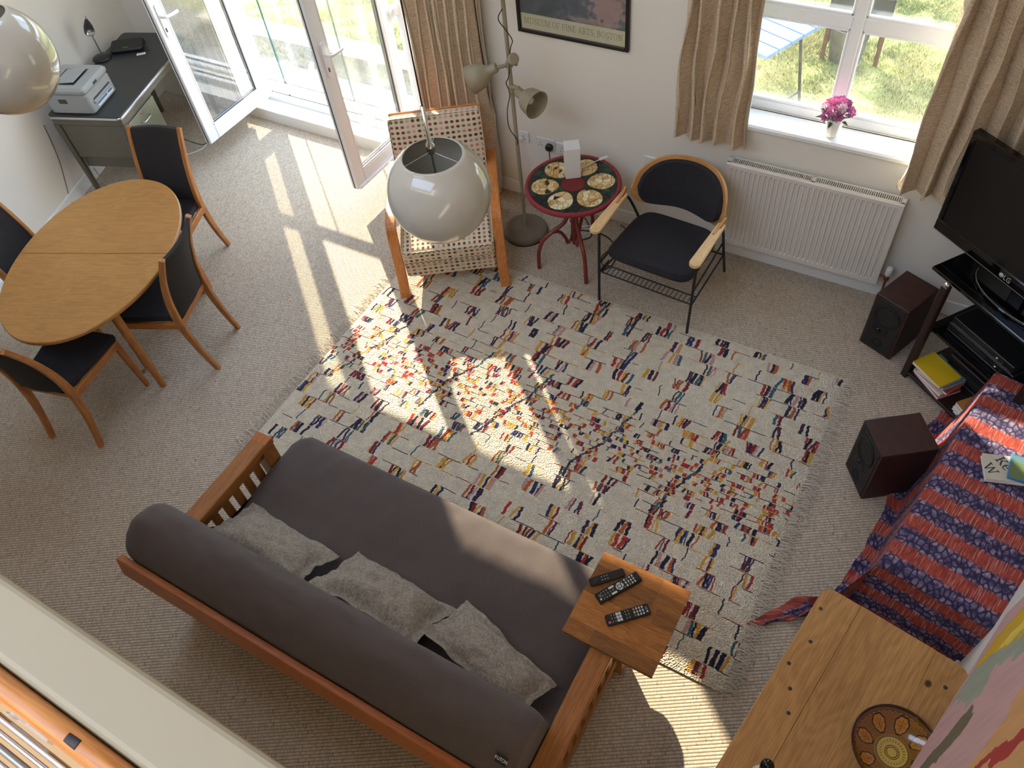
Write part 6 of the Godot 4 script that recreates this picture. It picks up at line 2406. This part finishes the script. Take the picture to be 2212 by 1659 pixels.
# ------------------------------------------------------------------ pine table, bowl, stopper
func build_pine_table() -> void:
	var TL := Vector3(0.186, 0, -1.598)
	var turn := rad_to_deg(atan2(-0.165, 0.986))
	var t := thing("pine_table", "old knotty pine table with rounded corners under the painting", "table", TL, turn)
	var W := 0.553
	var L := 1.25
	var Y := 0.752
	# boards run along the table; the two outer ones carry the rounded corners
	var edges := [0.0, 0.145, 0.285, 0.425, W]
	for i in 4:
		var a: float = edges[i] + 0.0001
		var b: float = edges[i + 1] - 0.0001
		var r := 0.045
		var poly := PackedVector2Array()
		var corner := func(cx: float, cz: float, sx: float, sz: float) -> void:
			for k in 6:
				var an := PI / 2 * k / 5.0
				var p := Vector2(cx + sx * r * cos(an), cz + sz * r * sin(an))
				poly.append(p)
		if i == 0:
			for k in 6:
				poly.append(Vector2(a + r - r * sin(PI / 2 * k / 5.0), r - r * cos(PI / 2 * k / 5.0)))
			for k in 6:
				poly.append(Vector2(a + r - r * cos(PI / 2 * k / 5.0), L - r + r * sin(PI / 2 * k / 5.0)))
			poly.append(Vector2(b, L)); poly.append(Vector2(b, 0))
		elif i == 3:
			poly.append(Vector2(a, 0)); poly.append(Vector2(a, L))
			for k in 6:
				poly.append(Vector2(b - r + r * sin(PI / 2 * k / 5.0), L - r + r * cos(PI / 2 * k / 5.0)))
			for k in 6:
				poly.append(Vector2(b - r + r * cos(PI / 2 * k / 5.0), r - r * sin(PI / 2 * k / 5.0)))
		else:
			poly.append(Vector2(a, 0)); poly.append(Vector2(a, L)); poly.append(Vector2(b, L)); poly.append(Vector2(b, 0))
		var st := ns()
		slab(st, poly, Y - 0.028, Y, 0.0005 if i in [1, 2] else 0.003, Transform3D.IDENTITY, -PI / 2 + 0.0)
		shape("board", st, M["pine_%d" % i], t)
	for x in [0.06, W - 0.06]:
		for z in [0.07, L - 0.07]:
			shape("leg", box(x - 0.03, x + 0.03, 0.0, Y - 0.028, z - 0.03, z + 0.03, 0.006), M.pine_1, t)
		shape("apron", box(x - 0.012, x + 0.012, Y - 0.14, Y - 0.028, 0.10, L - 0.10, 0.002), M.pine_2, t)
	for z in [0.07, L - 0.07]:
		shape("apron", box(0.09, W - 0.09, Y - 0.14, Y - 0.028, z - 0.012, z + 0.012, 0.002), M.pine_2, t)
	# iron nail heads
	for q in [[0.028, 0.10], [0.055, 0.24], [0.50, 0.11], [0.075, 0.44], [0.03, 0.36], [0.11, 0.52]]:
		var st := ns()
		lathe(st, [Vector2(0.008, Y - 0.0005), Vector2(0.007, Y + 0.0006), Vector2(0, Y + 0.0008)], 12, at(q[0], 0, q[1]))
		shape("nail_head", st, M.smoke_steel, t)
	# glazed bowl
	var b := thing("bowl", "glazed ochre bowl painted with dark scalloped panels on the pine table", "bowl", Vector3(0.548, Y, -1.098), 20)
	var im := Image.create(1024, 512, false, Image.FORMAT_RGB8)
	for y in 512:
		var rr := float(y) / 511.0 # 0 centre, 1 rim
		for x in 1024:
			var th := float(x) / 1024.0
			im.set_pixel(x, y, bowl_colour(th, rr))
	var bm := textured("bowl_glaze", im, 0.12)
	bm.clearcoat_enabled = true
	bm.clearcoat = 0.7
	bm.clearcoat_roughness = 0.05
	mat("bowl_outside", c8(70, 44, 24), 0.15)
	var R := 0.140
	var st := ns()
	st.set_smooth_group(2)
	var rings := 20
	for j in rings:
		for k in 64:
			var p := func(jj: int, kk: int) -> Vector3:
				var q := float(jj) / rings
				var y := 0.016 + 0.056 * pow(q, 2.2) - 0.004 * smoothstep(0.35, 0.45, q)
				return Vector3(sin(TAU * kk / 64) * q * R, y, cos(TAU * kk / 64) * q * R)
			var uv := func(jj: int, kk: int) -> Vector2: return Vector2(kk / 64.0, clampf(float(jj) / rings, 0.002, 0.998))
			quad(st, p.call(j, k + 1), p.call(j, k), p.call(j + 1, k), p.call(j + 1, k + 1), uv.call(j, k + 1), uv.call(j, k), uv.call(j + 1, k), uv.call(j + 1, k + 1))
	# wound so that the inside faces up
	shape("glazed_inside", st, bm, b)
	st = ns()
	lathe(st, [Vector2(0, 0), Vector2(0.055, 0), Vector2(0.056, 0.008), Vector2(0.075, 0.012), Vector2(0.115, 0.038), Vector2(0.141, 0.066), Vector2(0.1425, 0.070), Vector2(0.1425, 0.073), Vector2(0.1395, 0.0735), Vector2(0.138, 0.070)], 64)
	shape("body", st, M.bowl_outside, b)
	# black-topped stopper in a small white bottle
	var s := thing("bottle", "white bottle with a rounded black stopper at the near edge of the pine table", "bottle", Vector3(0.184, Y, -0.795))
	st = ns()
	lathe(st, [Vector2(0, 0), Vector2(0.032, 0), Vector2(0.034, 0.004), Vector2(0.034, 0.10), Vector2(0.03, 0.125), Vector2(0.016, 0.15), Vector2(0.015, 0.20), Vector2(0, 0.20)], 24)
	shape("body", st, M.white_plastic, s)
	st = ns()
	lathe(st, [Vector2(0, 0.195), Vector2(0.019, 0.195), Vector2(0.0195, 0.21), Vector2(0.022, 0.235), Vector2(0.021, 0.252), Vector2(0.014, 0.264), Vector2(0, 0.268)], 24)
	shape("stopper", st, M.black_gloss, s)

func bowl_colour(th: float, r: float) -> Color:
	var ochre := c8(190, 128, 34)
	var dark := c8(38, 24, 14)
	var cream := c8(206, 176, 84)
	if r > 0.965:
		return dark
	var c := ochre
	if r > 0.90:
		return dark if fmod(r * 100.0, 2.6) < 0.6 else c8(120, 78, 30)
	if r < 0.40:
		c = cream
		for q in [0.12, 0.16, 0.36, 0.385]:
			if absf(r - q) < 0.008:
				c = dark
		if r > 0.2 and r < 0.34 and fmod(th * 26.0, 1.0) < 0.35 and absf(r - 0.27) < 0.03 * (0.4 + fmod(th * 53.0, 1.0)):
			c = c8(130, 110, 60)
		return c
	# eight scalloped panels between netted spandrels
	var k := fmod(th * 8.0, 1.0) - 0.5
	var x := k * 2.0
	var y := (r - 0.42) / 0.48
	var ang := atan2(y - 0.5, x * 0.75)
	var rad := Vector2(x * 0.75, y - 0.5).length()
	var edge := 0.40 + 0.045 * absf(sin(ang * 4.0))
	if absf(rad - edge) < 0.035:
		return dark
	if rad < edge:
		var petal := 0.17 + 0.07 * cos(ang * 8.0)
		if absf(rad - petal) < 0.022 or rad < 0.05:
			return c8(104, 66, 22)
		if absf(x) < 0.03 and y < 0.5:
			return c8(110, 70, 24)
		return ochre
	var net := sin(th * 8.0 * 34.0) * sin(r * 150.0)
	return c8(84, 54, 22) if net > 0.0 else c8(176, 120, 40)

# ------------------------------------------------------------------ painting on the slanting wall
func build_painting() -> void:
	var d := Vector3(-0.26, 0, 1).normalized()
	var nrm := Vector3(-d.z, 0, d.x)
	var base := Vector3(rx(-1.739), 0.812, -1.739)
	var S := 1.40
	var im := Image.create(700, 700, false, Image.FORMAT_RGB8)
	im.fill(c8(206, 164, 160))
	var n := noise(601, 0.012, 4)
	var polys := [
		[c8(214, 160, 104), [[0.60, 1.40], [0.66, 1.05], [0.74, 0.95], [0.88, 0.93], [0.96, 0.87], [1.0, 0.55], [1.4, 0.5], [1.4, 1.4]]],
		[c8(214, 172, 40), [[0.10, 0.34], [0.159, 0.094], [0.286, 0.06], [0.36, 0.40], [0.40, 0.56], [0.50, 0.9], [0.30, 0.75], [0.2, 0.5]]],
		[c8(232, 208, 84), [[0.27, 0.42], [0.287, 0.321], [0.357, 0.3], [0.345, 0.40], [0.36, 0.56], [0.30, 0.52]]],
		[c8(158, 166, 146), [[0.280, 0.05], [0.36, 0.40], [0.39, 0.58], [0.50, 0.92], [0.64, 1.0], [0.52, 0.66], [0.447, 0.432], [0.577, 0.48], [0.567, 0.296], [0.42, 0.03]]],
		[c8(176, 52, 48), [[0.985, 1.26], [0.965, 1.12], [0.972, 1.05], [0.950, 0.95], [0.99, 0.93], [1.02, 1.06], [1.02, 1.25]]],
		[c8(112, 104, 78), [[0.60, 0.42], [0.66, 0.36], [0.74, 0.20], [0.80, 0.16], [0.82, 0.40], [0.76, 0.53], [0.67, 0.56]]],
		[c8(128, 124, 96), [[0.84, 0.10], [0.88, 0.06], [0.90, 0.40], [0.86, 0.36]]],
	]
	var tri_ := []
	for q in polys:
		var pp := PackedVector2Array()
		for v in q[1]:
			pp.append(Vector2(v[0], v[1]))
		tri_.append(pp)
	for y in 700:
		for x in 700:
			var s := x / 700.0 * S
			var t := (1.0 - y / 700.0) * S
			var w := Vector2(s + 0.05 * n.get_noise_2d(x, y), t + 0.05 * n.get_noise_2d(x + 900, y))
			var c := c8(206, 164, 160)
			for i in tri_.size():
				if Geometry2D.is_point_in_polygon(w, tri_[i]):
					c = polys[i][0]
			var k := 1.0 + 0.05 * n.get_noise_2d(x * 3.0, y * 0.6)
			im.set_pixel(x, y, Color(c.r * k, c.g * k, c.b * k))
	textured("painted_canvas", im, 0.7)
	var p := thing("painting", "large abstract canvas in pink, ochre and sage above the pine table", "painting", base)
	p.rotation.y = atan2(-d.z, d.x)
	# local x runs along the wall towards the viewer, local z out of the wall
	var xf := Transform3D(Basis(d, Vector3.UP, d.cross(Vector3.UP)), base)
	p.transform = xf
	var o := -1.0 if d.cross(Vector3.UP).dot(nrm) < 0 else 1.0
	var st := ns()
	box(0.002, S - 0.002, 0.002, S - 0.002, minf(0.002 * o, 0.026 * o), maxf(0.002 * o, 0.026 * o), 0.001, st)
	shape("stretcher", st, M.paper, p)
	st = ns()
	var z := 0.0275 * o
	if o > 0:
		quad(st, Vector3(0, 0, z), Vector3(S, 0, z), Vector3(S, S, z), Vector3(0, S, z), Vector2(0, 1), Vector2(1, 1), Vector2(1, 0), Vector2(0, 0))
	else:
		quad(st, Vector3(S, 0, z), Vector3(0, 0, z), Vector3(0, S, z), Vector3(S, S, z), Vector2(1, 1), Vector2(0, 1), Vector2(0, 0), Vector2(1, 0))
	shape("canvas", st, M.painted_canvas, p)

# ------------------------------------------------------------------ gallery edge
func build_gallery() -> void:
	var Y := 3.05
	var st := ns()
	sweep(st, [Vector3(-4.6, Y - 0.45, 0.018), Vector3(0.36, Y - 0.45, 0.018)], rrect(0.062, 0.9, 0.008, 3), Vector3.UP, [], 0)
	struct_("trim_4", st, M.parapet_cream, "cream painted parapet along the gallery edge at the lower left")
	st = ns()
	sweep(st, [Vector3(-2.4, Y - 0.022, 0.062), Vector3(0.30, Y - 0.022, 0.062)], rrect(0.022, 0.05, 0.009, 3), Vector3.UP, [], 1)
	var rail := solo("handrail", st, M.rail_pine, "rounded pine rail fixed inside the cream parapet", "handrail")
	st = ns()
	sweep(st, [Vector3(-0.49, Y - 0.0, 0.0622), Vector3(-0.475, Y + 0.0005, 0.0622)], rrect(0.016, 0.012, 0.005, 3), Vector3.UP, [0.6, 0.6], 1)
	shape("knot", st, M.dark_wood, rail)
	# clothes airer: shiny rods with clear clips
	var a := thing("clothes_airer", "folded airer of shiny metal rods with clear clips inside the parapet", "clothes airer", Vector3(0, Y - 0.06, 0))
	for i in 8:
		st = ns()
		var z := 0.088 + i * 0.010
		tube(st, [Vector3(-1.1, -0.004 * i, z), Vector3(-0.05, -0.004 * i, z)], 0.0036 if i % 2 == 0 else 0.0026, 8)
		shape("rod", st, M.chrome if i % 3 != 2 else M.steel, a)
	for i in 6:
		var x := -0.80 + i * 0.115
		st = ns()
		box(x - 0.028, x + 0.028, -0.004, 0.008, 0.0745, 0.0805, 0.001, st)
		var arc := []
		for k in 9:
			var an := PI * k / 8.0
			arc.append(Vector3(x - 0.018 + cos(an) * 0.006, 0.012 + sin(an) * 0.010, 0.080))
		tube(st, arc, 0.0012, 5)
		shape("clip", st, M.clear_plastic, a)
